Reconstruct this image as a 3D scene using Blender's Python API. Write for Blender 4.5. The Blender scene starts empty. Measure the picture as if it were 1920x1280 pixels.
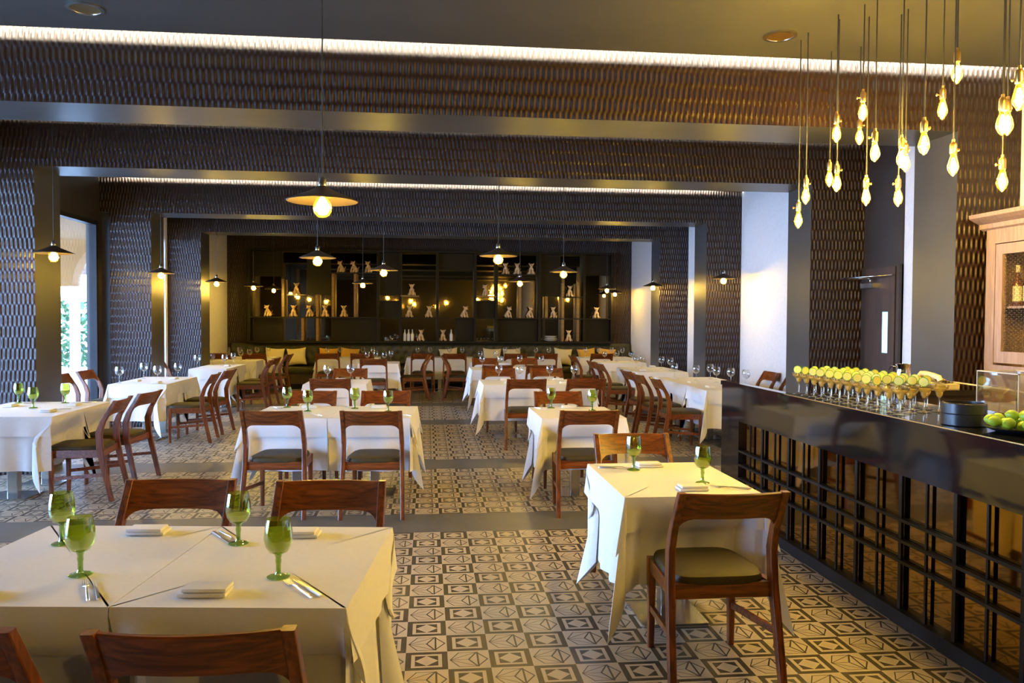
import bpy, bmesh, math, random
from math import sin, cos, pi, sqrt, radians
from mathutils import Vector, Matrix

S = bpy.context.scene
C = S.collection
rnd = random.Random(7)

# ------------------------------------------------------------------ camera
YAW, PIT, ROL, EYE = .1052, -.0283, .0055, 1.6243
fw = Vector((sin(YAW) * cos(PIT), cos(YAW) * cos(PIT), sin(PIT)))
rt = Vector((cos(YAW), -sin(YAW), 0))
up = rt.cross(fw)
r2 = cos(ROL) * rt + sin(ROL) * up
u2 = -sin(ROL) * rt + cos(ROL) * up
cam_data = bpy.data.cameras.new('camera')
cam_data.sensor_width = 36.0
cam_data.lens = 36.0 * 1503 / 1920
cam_data.clip_start = .05
cam_data.clip_end = 200
cam = bpy.data.objects.new('camera', cam_data)
C.objects.link(cam)
M3 = Matrix((r2, u2, -fw)).transposed()
cam.matrix_world = Matrix.Translation((0, 0, EYE)) @ M3.to_4x4()
S.camera = cam

# ------------------------------------------------------------------ view, world, sun
S.view_settings.view_transform = 'Standard'
S.view_settings.look = 'None'
S.view_settings.exposure = 0.0
S.view_settings.gamma = 1.0
S.view_settings.use_curve_mapping = False
SKY = 44.0
LED = (360, 50, 300, 40)
GLOBE, EDISON = 800, 1180
BULB = (1.0, .67, .115)
world = bpy.data.worlds.new('daylight')
S.world = world
world.use_nodes = True
bg = world.node_tree.nodes['Background']
bg.inputs[0].default_value = (.36, .56, 1.0, 1)
bg.inputs[1].default_value = SKY
sun_data = bpy.data.lights.new('sun', 'SUN')
sun_data.energy = 1.6
sun_data.angle = .03
sun_data.color = (1, .95, .85)
sun = bpy.data.objects.new('sun', sun_data)
C.objects.link(sun)
sun.rotation_euler = Vector((-.08, .75, -.65)).to_track_quat('-Z', 'Y').to_euler()
WIN = [(2.5, 5.6), (6.70, 8.60), (9.30, 12.18), (12.95, 14.80)]
WINX, WINZ = -4.80, 3.0
for a, b in WIN:                                   # sampling portals in the window openings
    ld = bpy.data.lights.new('window_portal', 'AREA')
    ld.shape = 'RECTANGLE'
    ld.size, ld.size_y = b - a, WINZ
    ld.cycles.is_portal = True
    lo = bpy.data.objects.new('window_portal', ld)
    C.objects.link(lo)
    lo.matrix_world = Matrix.Translation((WINX - .06, (a + b) / 2, WINZ / 2)) @ Vector((1, 0, 0)).to_track_quat('-Z', 'Z').to_matrix().to_4x4()

# ------------------------------------------------------------------ materials
def new_mat(name):
    m = bpy.data.materials.new(name)
    m.use_nodes = True
    nt = m.node_tree
    return m, nt, nt.nodes['Principled BSDF'], nt.nodes['Material Output']

def nd(nt, typ, **kw):
    n = nt.nodes.new(typ)
    for k, v in kw.items():
        setattr(n, k, v)
    return n

def lk(nt, a, b):
    nt.links.new(a, b)

def mth(nt, op, a, b=None, clamp=False):
    n = nd(nt, 'ShaderNodeMath', operation=op)
    n.use_clamp = clamp
    for i, v in enumerate((a, b)):
        if v is None:
            continue
        if isinstance(v, (int, float)):
            n.inputs[i].default_value = v
        else:
            lk(nt, v, n.inputs[i])
    return n.outputs[0]

def objxyz(nt):
    tc = nd(nt, 'ShaderNodeTexCoord')
    sp = nd(nt, 'ShaderNodeSeparateXYZ')
    lk(nt, tc.outputs['Object'], sp.inputs[0])
    return tc, sp.outputs

def plain(name, col, rough=.5, metal=0.0, spec=.5, vary=0.0, scale=8.0, stretch=None, bump=0.0, coat=0.0):
    m, nt, b, o = new_mat(name)
    b.inputs['Base Color'].default_value = (*col, 1)
    b.inputs['Roughness'].default_value = rough
    b.inputs['Metallic'].default_value = metal
    b.inputs['Specular IOR Level'].default_value = spec
    b.inputs['Coat Weight'].default_value = coat
    if vary or bump:
        tc = nd(nt, 'ShaderNodeTexCoord')
        mp = nd(nt, 'ShaderNodeMapping')
        mp.inputs['Scale'].default_value = stretch or (1, 1, 1)
        lk(nt, tc.outputs['Object'], mp.inputs[0])
        nz = nd(nt, 'ShaderNodeTexNoise')
        nz.inputs['Scale'].default_value = scale
        nz.inputs['Detail'].default_value = 5
        lk(nt, mp.outputs[0], nz.inputs['Vector'])
        if vary:
            rp = nd(nt, 'ShaderNodeValToRGB')
            rp.color_ramp.elements[0].position = .3
            rp.color_ramp.elements[1].position = .7
            rp.color_ramp.elements[0].color = (*[c * (1 - vary) for c in col], 1)
            rp.color_ramp.elements[1].color = (*[min(1, c * (1 + vary)) for c in col], 1)
            lk(nt, nz.outputs[0], rp.inputs[0])
            lk(nt, rp.outputs[0], b.inputs['Base Color'])
        if bump:
            bp = nd(nt, 'ShaderNodeBump')
            bp.inputs['Strength'].default_value = bump
            bp.inputs['Distance'].default_value = .01
            lk(nt, nz.outputs[0], bp.inputs['Height'])
            lk(nt, bp.outputs[0], b.inputs['Normal'])
    return m

def emit(name, col, strength):
    m, nt, b, o = new_mat(name)
    b.inputs['Base Color'].default_value = (*col, 1)
    b.inputs['Emission Color'].default_value = (*col, 1)
    b.inputs['Emission Strength'].default_value = strength
    return m

def thin_glass(name, col, gloss=.08, rough=.02, body=0.0, bodycol=(1, 1, 1)):
    """thin clear or tinted glass: transparent with a fresnel gloss and an optional milky body"""
    m, nt, b, o = new_mat(name)
    nt.nodes.remove(b)
    tr = nd(nt, 'ShaderNodeBsdfTransparent')
    tr.inputs[0].default_value = (*col, 1)
    gl = nd(nt, 'ShaderNodeBsdfGlossy')
    gl.inputs['Color'].default_value = (1, 1, 1, 1)
    gl.inputs['Roughness'].default_value = rough
    lw = nd(nt, 'ShaderNodeLayerWeight')
    lw.inputs['Blend'].default_value = .35
    f = mth(nt, 'ADD', mth(nt, 'MULTIPLY', lw.outputs['Facing'], .55), gloss, True)
    mx = nd(nt, 'ShaderNodeMixShader')
    lk(nt, f, mx.inputs[0])
    if body:
        dt = nd(nt, 'ShaderNodeBsdfTranslucent')
        dt.inputs[0].default_value = (*bodycol, 1)
        dd = nd(nt, 'ShaderNodeBsdfDiffuse')
        dd.inputs[0].default_value = (*bodycol, 1)
        df = nd(nt, 'ShaderNodeMixShader')
        df.inputs[0].default_value = .5
        lk(nt, dt.outputs[0], df.inputs[1])
        lk(nt, dd.outputs[0], df.inputs[2])
        mb = nd(nt, 'ShaderNodeMixShader')
        mb.inputs[0].default_value = body
        lk(nt, tr.outputs[0], mb.inputs[1])
        lk(nt, df.outputs[0], mb.inputs[2])
        lk(nt, mb.outputs[0], mx.inputs[1])
    else:
        lk(nt, tr.outputs[0], mx.inputs[1])
    lk(nt, gl.outputs[0], mx.inputs[2])
    lk(nt, mx.outputs[0], o.inputs[0])
    return m

def wave_panel(name, col, rough):
    """moulded dark panel: staggered lens-shaped vertical waves"""
    m, nt, b, o = new_mat(name)
    tc, s = objxyz(nt)
    cx = mth(nt, 'COSINE', mth(nt, 'MULTIPLY', s[0], 2 * pi / .043))
    cz = mth(nt, 'COSINE', mth(nt, 'MULTIPLY', s[2], 2 * pi / .225))
    h = mth(nt, 'MULTIPLY', cx, cz)
    h = mth(nt, 'ADD', mth(nt, 'MULTIPLY', h, .5), .5)
    bp = nd(nt, 'ShaderNodeBump')
    bp.inputs['Strength'].default_value = 1.0
    bp.inputs['Distance'].default_value = .013
    lk(nt, h, bp.inputs['Height'])
    lk(nt, bp.outputs[0], b.inputs['Normal'])
    b.inputs['Base Color'].default_value = (*col, 1)
    b.inputs['Roughness'].default_value = rough
    b.inputs['Specular IOR Level'].default_value = .40
    return m

def wood(name, dark, light, rough=.35, axis=2, scale=6.0, coat=.1):
    m, nt, b, o = new_mat(name)
    tc = nd(nt, 'ShaderNodeTexCoord')
    mp = nd(nt, 'ShaderNodeMapping')
    sc = [9.0, 9.0, 9.0]
    sc[axis] = .8
    mp.inputs['Scale'].default_value = sc
    lk(nt, tc.outputs['Object'], mp.inputs[0])
    nz = nd(nt, 'ShaderNodeTexNoise')
    nz.inputs['Scale'].default_value = scale
    nz.inputs['Detail'].default_value = 6
    nz.inputs['Distortion'].default_value = .6
    lk(nt, mp.outputs[0], nz.inputs['Vector'])
    rp = nd(nt, 'ShaderNodeValToRGB')
    rp.color_ramp.elements[0].position = .32
    rp.color_ramp.elements[1].position = .68
    rp.color_ramp.elements[0].color = (*dark, 1)
    rp.color_ramp.elements[1].color = (*light, 1)
    lk(nt, nz.outputs[0], rp.inputs[0])
    lk(nt, rp.outputs[0], b.inputs['Base Color'])
    b.inputs['Roughness'].default_value = rough
    b.inputs['Coat Weight'].default_value = coat
    b.inputs['Coat Roughness'].default_value = .25
    return m

def floor_material():
    m, nt, b, o = new_mat('patterned_cement_tiles')
    tc, s = objxyz(nt)
    x, y = s[0], s[1]
    off = 5.88
    v = mth(nt, 'SUBTRACT', y, 5.88)
    for thr, step in ((6.37, 6.654 - 5.88), (8.94, 9.03 - 6.654), (12.58, 12.87 - 9.03), (15.2, 15.27 - 12.87)):
        v = mth(nt, 'SUBTRACT', v, mth(nt, 'MULTIPLY', mth(nt, 'GREATER_THAN', y, thr), step))
    v = mth(nt, 'MULTIPLY', v, 5.0)
    u = mth(nt, 'MULTIPLY', mth(nt, 'ADD', x, .1), 5.0)
    fu, fv = mth(nt, 'FLOOR', u), mth(nt, 'FLOOR', v)
    pu, pv = mth(nt, 'SUBTRACT', u, fu), mth(nt, 'SUBTRACT', v, fv)
    par = mth(nt, 'ABSOLUTE', mth(nt, 'MODULO', mth(nt, 'ADD', fu, fv), 2.0))
    dark_tile = mth(nt, 'GREATER_THAN', par, .5)
    av = mth(nt, 'ABSOLUTE', mth(nt, 'SUBTRACT', pv, .5))
    au = mth(nt, 'ABSOLUTE', mth(nt, 'SUBTRACT', pu, .5))
    cmb = nd(nt, 'ShaderNodeCombineXYZ')
    lk(nt, pu, cmb.inputs[0])
    lk(nt, av, cmb.inputs[1])
    P = cmb.outputs[0]
    lines = None
    Lp, TL, TR, R, Cc = (.06, 0), (.27, .39), (.70, .39), (.95, 0), (.50, 0)
    for A, B, w in ((Lp, TL, .013), (TL, TR, .011), (TR, R, .018), (Lp, TR, .010), (Lp, Cc, .009), (Cc, TR, .020), ((.72, 0), (.72, .39), .022)):
        ba = Vector((B[0] - A[0], B[1] - A[1], 0))
        n1 = nd(nt, 'ShaderNodeVectorMath', operation='SUBTRACT')
        lk(nt, P, n1.inputs[0])
        n1.inputs[1].default_value = (A[0], A[1], 0)
        n2 = nd(nt, 'ShaderNodeVectorMath', operation='DOT_PRODUCT')
        lk(nt, n1.outputs[0], n2.inputs[0])
        n2.inputs[1].default_value = ba / ba.length_squared
        t = mth(nt, 'ADD', n2.outputs['Value'], 0.0, True)
        n3 = nd(nt, 'ShaderNodeVectorMath', operation='SCALE')
        n3.inputs[0].default_value = ba
        lk(nt, t, n3.inputs['Scale'])
        n4 = nd(nt, 'ShaderNodeVectorMath', operation='DISTANCE')
        lk(nt, n1.outputs[0], n4.inputs[0])
        lk(nt, n3.outputs[0], n4.inputs[1])
        hit = mth(nt, 'LESS_THAN', n4.outputs['Value'], w)
        lines = hit if lines is None else mth(nt, 'MAXIMUM', lines, hit)
    ch = mth(nt, 'MAXIMUM', au, av)
    ring = mth(nt, 'MULTIPLY', mth(nt, 'GREATER_THAN', ch, .275), mth(nt, 'LESS_THAN', ch, .365))
    dia = mth(nt, 'LESS_THAN', mth(nt, 'ADD', au, av), .275)
    light_in_dark = mth(nt, 'MAXIMUM', ring, dia)
    # 1 where a cream colour shows
    a1 = mth(nt, 'MULTIPLY', dark_tile, light_in_dark)
    a2 = mth(nt, 'MULTIPLY', mth(nt, 'SUBTRACT', 1.0, dark_tile), mth(nt, 'SUBTRACT', 1.0, lines))
    cream = mth(nt, 'MAXIMUM', a1, a2)
    stripe = None
    for a, c in ((6.08, 6.654), (8.654, 9.23), (12.3, 12.87), (14.9, 15.47)):
        k = mth(nt, 'MULTIPLY', mth(nt, 'GREATER_THAN', y, a), mth(nt, 'LESS_THAN', y, c))
        stripe = k if stripe is None else mth(nt, 'MAXIMUM', stripe, k)
    nz = nd(nt, 'ShaderNodeTexNoise')
    nz.inputs['Scale'].default_value = 3.0
    nz.inputs['Detail'].default_value = 6
    lk(nt, tc.outputs['Object'], nz.inputs['Vector'])
    mx = nd(nt, 'ShaderNodeMix', data_type='RGBA')
    lk(nt, cream, mx.inputs['Factor'])
    mx.inputs['A'].default_value = (.080, .063, .042, 1)
    mx.inputs['B'].default_value = (.60, .49, .34, 1)
    mx2 = nd(nt, 'ShaderNodeMix', data_type='RGBA')
    lk(nt, stripe, mx2.inputs['Factor'])
    lk(nt, mx.outputs['Result'], mx2.inputs['A'])
    mx2.inputs['B'].default_value = (.165, .158, .145, 1)
    mx3 = nd(nt, 'ShaderNodeMix', data_type='RGBA', blend_type='MULTIPLY')
    mx3.inputs['Factor'].default_value = .35
    lk(nt, mx2.outputs['Result'], mx3.inputs['A'])
    lk(nt, nz.outputs[0], mx3.inputs['B'])
    lk(nt, mx3.outputs['Result'], b.inputs['Base Color'])
    b.inputs['Roughness'].default_value = .40
    b.inputs['Specular IOR Level'].default_value = .4
    return m

MAT = dict(
    floor=floor_material(),
    panel=wave_panel('wave_panel_wenge', (.018, .0062, .0026), .40),
    stone=plain('grey_stone', (.042, .042, .042), .36, vary=.18, scale=1.6, bump=.02),
    ceil=plain('grey_ceiling_paint', (.05, .049, .046), .75, vary=.06, scale=2),
    plaster=plain('white_textured_plaster', (.66, .63, .60), .75, vary=.05, scale=30, bump=.15),
    darkwall=plain('dark_brown_laminate', (.030, .020, .014), .45, vary=.2, scale=3),
    chair=wood('chair_wood', (.060, .014, .003), (.245, .066, .012), .32, axis=2),
    chairx=wood('chair_rail_wood', (.060, .014, .003), (.245, .066, .012), .30, axis=0),
    seat=plain('olive_leatherette', (.046, .033, .010), .6, spec=.3, vary=.12, scale=40, bump=.05),
    cloth=plain('white_tablecloth', (.80, .79, .77), .85, spec=.25, vary=.02, scale=60),
    napkin=plain('white_napkin', (.84, .83, .80), .9, spec=.2),
    steel=plain('brushed_steel', (.62, .61, .58), .22, metal=1.0),
    cutlery=plain('polished_cutlery', (.86, .86, .85), .30, metal=1.0),
    tabletop=plain('dark_table_board', (.05, .035, .025), .6),
    black=plain('black_granite', (.006, .006, .007), .07, vary=.5, scale=160, spec=.6),
    blackmetal=plain('black_metal', (.006, .006, .007), .45, spec=.25),
    bronze=plain('bronze_mirror', (.24, .155, .055), .05, metal=1.0),
    mirror=plain('smoked_mirror', (.20, .155, .09), .03, metal=1.0),
    gold=plain('gold_edge', (.85, .60, .22), .25, metal=1.0),
    shelf=plain('dark_olive_lacquer', (.006, .0038, .0016), .55, spec=.25, vary=.1, scale=5),
    shelfwood=wood('shelf_wood', (.12, .06, .02), (.24, .13, .05), .4, axis=0),
    leather=plain('dark_green_leather', (.030, .030, .014), .45, vary=.15, scale=30),
    pillow=plain('cream_pillow', (.72, .62, .36), .9, spec=.2),
    mustard=plain('mustard_pillow', (.62, .36, .06), .9, spec=.2),
    cabinet=wood('pale_cabinet_wood', (.25, .155, .10), (.36, .24, .165), .5, axis=2, coat=0),
    wire=plain('chicken_wire', (.16, .12, .06), .5, metal=.7),
    brass=plain('aged_brass', (.72, .47, .16), .28, metal=1.0),
    socket=plain('nickel_socket', (.55, .52, .45), .25, metal=1.0),
    shade=plain('dark_bronze_shade', (.050, .036, .025), .38, metal=.3),
    cord=plain('black_cord', (.012, .011, .010), .6),
    globe=emit('lit_globe_bulb', BULB, GLOBE),
    edison=emit('lit_filament_bulb', BULB, EDISON),
    bulbglass=thin_glass('warm_bulb_glass', (1, .93, .75), .04, body=.03, bodycol=(1, .72, .03)),
    glass=thin_glass('clear_glass', (.97, .97, .97), .04),
    cocktail=thin_glass('cocktail_glass', (.93, .90, .76), .16, body=.04, bodycol=(1, .95, .7)),
    pane=thin_glass('window_glass', (.93, .96, .97), .03),
    green=thin_glass('green_glass', (.78, .82, .42), .04),
    greendark=thin_glass('thick_green_glass', (.46, .62, .18), .06),
    limewater=thin_glass('lime_drink', (.86, .88, .40), .02, body=.82, bodycol=(.84, .85, .46)),
    margarita=thin_glass('margarita_drink', (.95, .88, .45), .03, body=.60, bodycol=(1.0, .92, .50)),
    acrylic=thin_glass('acrylic', (.90, .90, .86), .05),
    limeflesh=plain('lime_flesh', (.80, .78, .20), .4),
    limerind=plain('lime_rind', (.16, .36, .03), .4),
    lime=plain('whole_lime', (.30, .46, .03), .35, vary=.25, scale=25),
    terracotta=plain('terracotta', (.72, .50, .28), .5, vary=.2, scale=12),
    chrome=plain('chrome', (.85, .85, .85), .06, metal=1.0),
    phone=plain('cream_plastic', (.72, .63, .42), .45),
    dark=plain('dark_plastic', (.02, .02, .022), .3),
    doorwood=plain('dark_door_veneer', (.055, .030, .020), .42, vary=.25, scale=4, stretch=(6, 6, .6)),
    frost=emit('lit_door_glass', (.55, .95, 1.0), .75),
    whitechina=plain('white_china', (.80, .79, .76), .2),
    ochre=plain('ochre_stucco', (.30, .14, .035), .9),
    paving=plain('pale_paving', (.50, .50, .49), .85, vary=.05, scale=3),
    whitestucco=plain('white_stucco', (.85, .85, .84), .9),
    leaf=plain('green_leaves', (.04, .11, .03), .7, vary=.5, scale=20),
    blue=plain('blue_lantern_glass', (.02, .25, .75), .3),
    pergola=wood('pergola_boards', (.16, .10, .07), (.30, .21, .15), .7, axis=0, coat=0),
    bottle=thin_glass('dark_bottle_glass', (.10, .035, .01), .08),
    amber=plain('amber_spirit', (.10, .03, .008), .2),
    paper=plain('yellowed_paper_label', (.62, .52, .24), .8),
)
MAT_LED = [emit('led_strip_light', (1, .97, .78), e) for e in LED]

# ------------------------------------------------------------------ mesh helpers
class MB:
    def __init__(s):
        s.v, s.f, s.mi, s.sm = [], [], [], []

    def add(s, verts, faces, mi=0, smooth=False):
        o = len(s.v)
        s.v += [tuple(p) for p in verts]
        for f in faces:
            s.f.append(tuple(i + o for i in f))
            s.mi.append(mi)
            s.sm.append(smooth)

    def box(s, x0, x1, y0, y1, z0, z1, mi=0, faces_mi=None):
        V = [(x0, y0, z0), (x1, y0, z0), (x1, y1, z0), (x0, y1, z0), (x0, y0, z1), (x1, y0, z1), (x1, y1, z1), (x0, y1, z1)]
        F = [(0, 3, 2, 1), (4, 5, 6, 7), (0, 1, 5, 4), (1, 2, 6, 5), (2, 3, 7, 6), (3, 0, 4, 7)]   # bottom top -Y +X +Y -X
        o = len(s.v)
        s.v += V
        for i, f in enumerate(F):
            s.f.append(tuple(k + o for k in f))
            s.mi.append(faces_mi[i] if faces_mi else mi)
            s.sm.append(False)

    def loft(s, rings, cap=True, mi=0, smooth=True, closed=False):
        n = len(rings[0])
        V = [p for r in rings for p in r]
        F = []
        m = len(rings)
        for i in range(m if closed else m - 1):
            j = (i + 1) % m
            for k in range(n):
                l = (k + 1) % n
                F.append((i * n + k, i * n + l, j * n + l, j * n + k))
        if cap and not closed:
            F.append(tuple(reversed(range(n))))
            F.append(tuple(range((m - 1) * n, m * n)))
        s.add(V, F, mi, smooth)

    def lathe(s, prof, n=20, c=(0, 0, 0), mi=0, cap=False):
        rings = []
        for r, z in prof:
            rings.append([(c[0] + r * cos(2 * pi * k / n), c[1] + r * sin(2 * pi * k / n), c[2] + z) for k in range(n)])
        s.loft(rings, cap=cap, mi=mi)

    def tube(s, pts, r, n=8, mi=0, closed=False, r_end=None):
        pts = [Vector(p) for p in pts]
        rings = []
        m = len(pts)
        for i, p in enumerate(pts):
            a = pts[(i - 1) % m] if closed else pts[max(i - 1, 0)]
            b = pts[(i + 1) % m] if closed else pts[min(i + 1, m - 1)]
            t = (b - a).normalized()
            ref = Vector((0, 0, 1)) if abs(t.z) < .9 else Vector((1, 0, 0))
            e1 = t.cross(ref).normalized()
            e2 = t.cross(e1)
            rr = r if r_end is None else r + (r_end - r) * i / (m - 1)
            rings.append([p + rr * (cos(2 * pi * k / n) * e1 + sin(2 * pi * k / n) * e2) for k in range(n)])
        s.loft(rings, mi=mi, closed=closed)

    def ellipsoid(s, c, r, n=16, m=10, mi=0, rot=None):
        V, F = [], []
        c = Vector(c)
        for i in range(m + 1):
            th = pi * i / m
            for k in range(n):
                ph = 2 * pi * k / n
                p = Vector((r[0] * sin(th) * cos(ph), r[1] * sin(th) * sin(ph), r[2] * cos(th)))
                if rot:
                    p = rot @ p
                V.append(c + p)
        for i in range(m):
            for k in range(n):
                l = (k + 1) % n
                F.append((i * n + k, (i + 1) * n + k, (i + 1) * n + l, i * n + l))
        s.add(V, F, mi, True)

    def mesh(s, name, mats):
        me = bpy.data.meshes.new(name)
        me.from_pydata(s.v, [], s.f)
        for m in (mats if isinstance(mats, (list, tuple)) else [mats]):
            me.materials.append(m)
        me.polygons.foreach_set('material_index', s.mi)
        me.polygons.foreach_set('use_smooth', s.sm)
        me.update()
        bm = bmesh.new()
        bm.from_mesh(me)
        bmesh.ops.remove_doubles(bm, verts=bm.verts, dist=1e-6)
        bmesh.ops.recalc_face_normals(bm, faces=bm.faces)
        for e in bm.edges:                                   # keep creases where faces meet sharply
            if len(e.link_faces) == 2 and e.calc_face_angle(0) > radians(38):
                e.smooth = False
        bm.to_mesh(me)
        bm.free()
        return me

    def obj(s, name, mats, parent=None, loc=None):
        o = bpy.data.objects.new(name, s.mesh(name, mats))
        C.objects.link(o)
        if parent:
            o.parent = parent
        if loc:
            o.location = loc
        return o

def rrect(cx, cy, z, w, d, r=.006, n=2, tilt=None):
    """rounded rectangle ring in the XY plane"""
    pts = []
    for sx, sy, a0 in ((1, 1, 0), (-1, 1, 90), (-1, -1, 180), (1, -1, 270)):
        for i in range(n + 1):
            a = radians(a0 + 90 * i / n)
            pts.append((cx + sx * (w / 2 - r) + r * cos(a), cy + sy * (d / 2 - r) + r * sin(a), z))
    return pts

def tag(o, label, cat, group=None, kind=None):
    o['label'] = label
    o['category'] = cat
    if group:
        o['group'] = group
    if kind:
        o['kind'] = kind
    return o

def thing(name, label, cat, loc=(0, 0, 0), rz=0.0, group=None):
    o = bpy.data.objects.new(name, None)
    C.objects.link(o)
    o.location = loc
    o.rotation_euler = (0, 0, rz)
    o.empty_display_size = .1
    return tag(o, label, cat, group)

def struct(o, label=None, cat=None):
    o['kind'] = 'structure'
    if label:
        o['label'] = label
    if cat:
        o['category'] = cat
    return o

def dup(root, loc, rz=0.0, label=None, group=None):
    r = root.copy()
    C.objects.link(r)
    r.location = loc
    r.rotation_euler = (0, 0, rz)
    if label:
        r['label'] = label
    if group:
        r['group'] = group
    for ch in list(root.children):
        c = ch.copy()
        C.objects.link(c)
        c.parent = r
        for g in list(ch.children):
            d = g.copy()
            C.objects.link(d)
            d.parent = c
    return r

class Maker:
    """first call builds the prototype, later calls copy it"""
    def __init__(s, build):
        s.build, s.proto = build, None

    def __call__(s, loc, rz, label, group=None):
        if s.proto is None:
            s.proto = s.build()
            o = s.proto
            o.location = loc
            o.rotation_euler = (0, 0, rz)
            o['label'] = label
            if group:
                o['group'] = group
            return o
        return dup(s.proto, loc, rz, label, group)

# ------------------------------------------------------------------ the room
RW = 4.95          # wall behind the bar-side piers
SOF, CEIL = 3.15, 3.64
b = MB()
b.box(-4.8, 5.2, -2.5, 19.4, -.1, 0)
struct(b.obj('floor', MAT['floor']), 'grey and cream patterned cement tile floor with plain grey bands', 'floor')

# ceiling fields, each ending a hand's breadth before the next beam so that the light cove shows
FIELDS = [(-2.5, 5.97), (6.654, 8.55), (9.23, 12.2), (12.87, 14.8), (15.47, 19.3)]
for i, (a, c) in enumerate(FIELDS):
    b = MB()
    b.box(-4.85, 5.2, a, c, CEIL, CEIL + .03)
    struct(b.obj('ceiling', MAT['ceil']), None, None)
b = MB()
b.box(-4.95, 5.25, -2.6, 19.5, 4.0, 4.1)
struct(b.obj('ceiling', MAT['ceil']))

BEAMS = [(6.08, 6.654, -3.98, 4.24), (8.654, 9.23, -3.98, 4.29), (12.3, 12.87, -4.04, 4.38), (14.9, 15.47, -4.04, 4.39)]
for i, (a, c, xl, xr) in enumerate(BEAMS):
    b = MB()
    fm = [1, 1, 0, 1, 1, 1]
    zx = xr + .55 if i == 0 else RW
    b.box(-4.62 if i < 3 else -4.84, xl, a, c, 0, SOF, faces_mi=fm)
    b.box(xr, zx, a, c, 0, SOF, faces_mi=fm)
    b.box(-4.84, RW + .1, a, c, SOF, 4.0, faces_mi=fm)
    if i < 3:
        b.box(-4.84, -4.62, a + .08, c, 0, SOF, mi=1)
    struct(b.obj('trim_%d' % (i + 1), [MAT['panel'], MAT['stone']]))
# cove light strips, lying on the ceiling edge and washing the beam faces
for i, (y, x0, x1) in enumerate(((5.86, -4.6, 4.7), (8.44, -4.6, 4.9), (12.09, -4.5, 4.6), (14.69, -4.5, 4.9))):
    b = MB()
    b.box(x0, x1, y, y + .03, CEIL + .07, CEIL + .10)
    b.box(x0, x1, y - .01, y + .04, CEIL + .03, CEIL + .07, mi=1)
    t = b.obj('cove_light_strip', [MAT_LED[i], MAT['ceil']])
    tag(t, ['warm white light strip above the front ceiling edge, washing the big front beam',
            'dim light strip hidden above the second beam',
            'thin bright light strip over the third beam down the room',
            'faint light strip over the fourth beam down the room'][i], 'light strip', 'cove light strips')

# back wall
b = MB()
b.box(-4.84, 5.2, 19.2, 19.4, 0, 4.0, faces_mi=[1, 1, 0, 1, 1, 1])
struct(b.obj('wall_back', [MAT['panel'], MAT['stone']]))
# wall on the bar side
b = MB()
b.box(RW, RW + .2, 6.4, 19.4, 0, 4.0)
b.box(4.79, 4.99, -2.5, 6.4, 0, 4.0)
struct(b.obj('wall_right', MAT['plaster']))
b = MB()
b.box(-4.85, 5.2, -2.6, -2.5, 0, 4.0)
struct(b.obj('wall_front', MAT['stone']))
# window wall: solid strips, heads over the openings
b = MB()
ys = [-2.5] + [v for w in WIN for v in w] + [19.4]
for i in range(0, len(ys), 2):
    far = ys[i] > 14
    b.box(WINX - .1, WINX + .04 if not far else -4.62, ys[i] + .0, ys[i + 1], 0, 4.0, mi=1 if far else 0)
for a, c in WIN:
    b.box(WINX - .1, WINX + .04, a, c, WINZ, 4.0)
struct(b.obj('wall_left', [MAT['darkwall'], MAT['plaster']]))
for i, (a, c) in enumerate(WIN):
    b = MB()
    for y0, y1, z0, z1 in ((a, a + .05, 0, WINZ), (c - .05, c, 0, WINZ), (a, c, WINZ - .06, WINZ), (a, c, 0, .05)):
        b.box(WINX - .04, WINX + .06, y0, y1, z0, z1)
    if c - a > 3.5:
        for q in range(1, 4):
            yy = a + (c - a) * q / 4
            b.box(WINX - .04, WINX + .06, yy - .025, yy + .025, 0, WINZ)
    w = struct(b.obj('window_%d' % (i + 1), MAT['blackmetal']))
    b = MB()
    b.box(WINX - .004, WINX + .004, a + .05, c - .05, .05, WINZ - .06)
    b.obj('pane', MAT['pane'], w)

# door to the kitchen in the bar-side wall
DX = RW
b = MB()
b.box(DX - .02, DX + .04, 7.92, 8.654, 0, 3.64)
b.box(DX - .05, DX, 8.56, 8.65, 0, 2.22)
b.box(DX - .05, DX, 7.92, 7.97, 0, 2.22)
struct(b.obj('trim_5', MAT['darkwall']))
b = MB()
for y0, y1, z0, z1 in ((7.98, 8.55, 0, 1.28), (7.98, 8.55, 1.72, 2.2), (7.98, 8.10, 1.28, 1.72), (8.22, 8.55, 1.28, 1.72)):
    b.box(DX - .06, DX - .022, y0, y1, z0, z1)
door = struct(b.obj('door_1', MAT['doorwood']), 'dark wooden kitchen door with a narrow lit glass slot', 'door')
b = MB()
b.box(DX - .05, DX - .035, 8.10, 8.22, 1.28, 1.72)
b.obj('vision_panel', MAT['frost'], door)
b = MB()
b.box(DX - .14, DX - .06, 8.28, 8.50, 1.985, 2.035)
b.tube([(DX - .11, 8.36, 2.03), (DX - .11, 8.36, 2.10)], .015)
b.tube([(DX - .11, 8.36, 2.09), (DX - .38, 8.48, 2.09)], .010)
b.tube([(DX - .38, 8.48, 2.09), (DX - .08, 8.0, 2.11)], .008)
b.obj('door_closer', MAT['steel'], door)

# ------------------------------------------------------------------ outside, seen through the window
b = MB()
b.box(-24, -4.92, 2, 45, -.14, -.02)
struct(b.obj('terrace_ground', MAT['paving']), 'sunlit pale terrace paving outside the window', 'ground')
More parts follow.
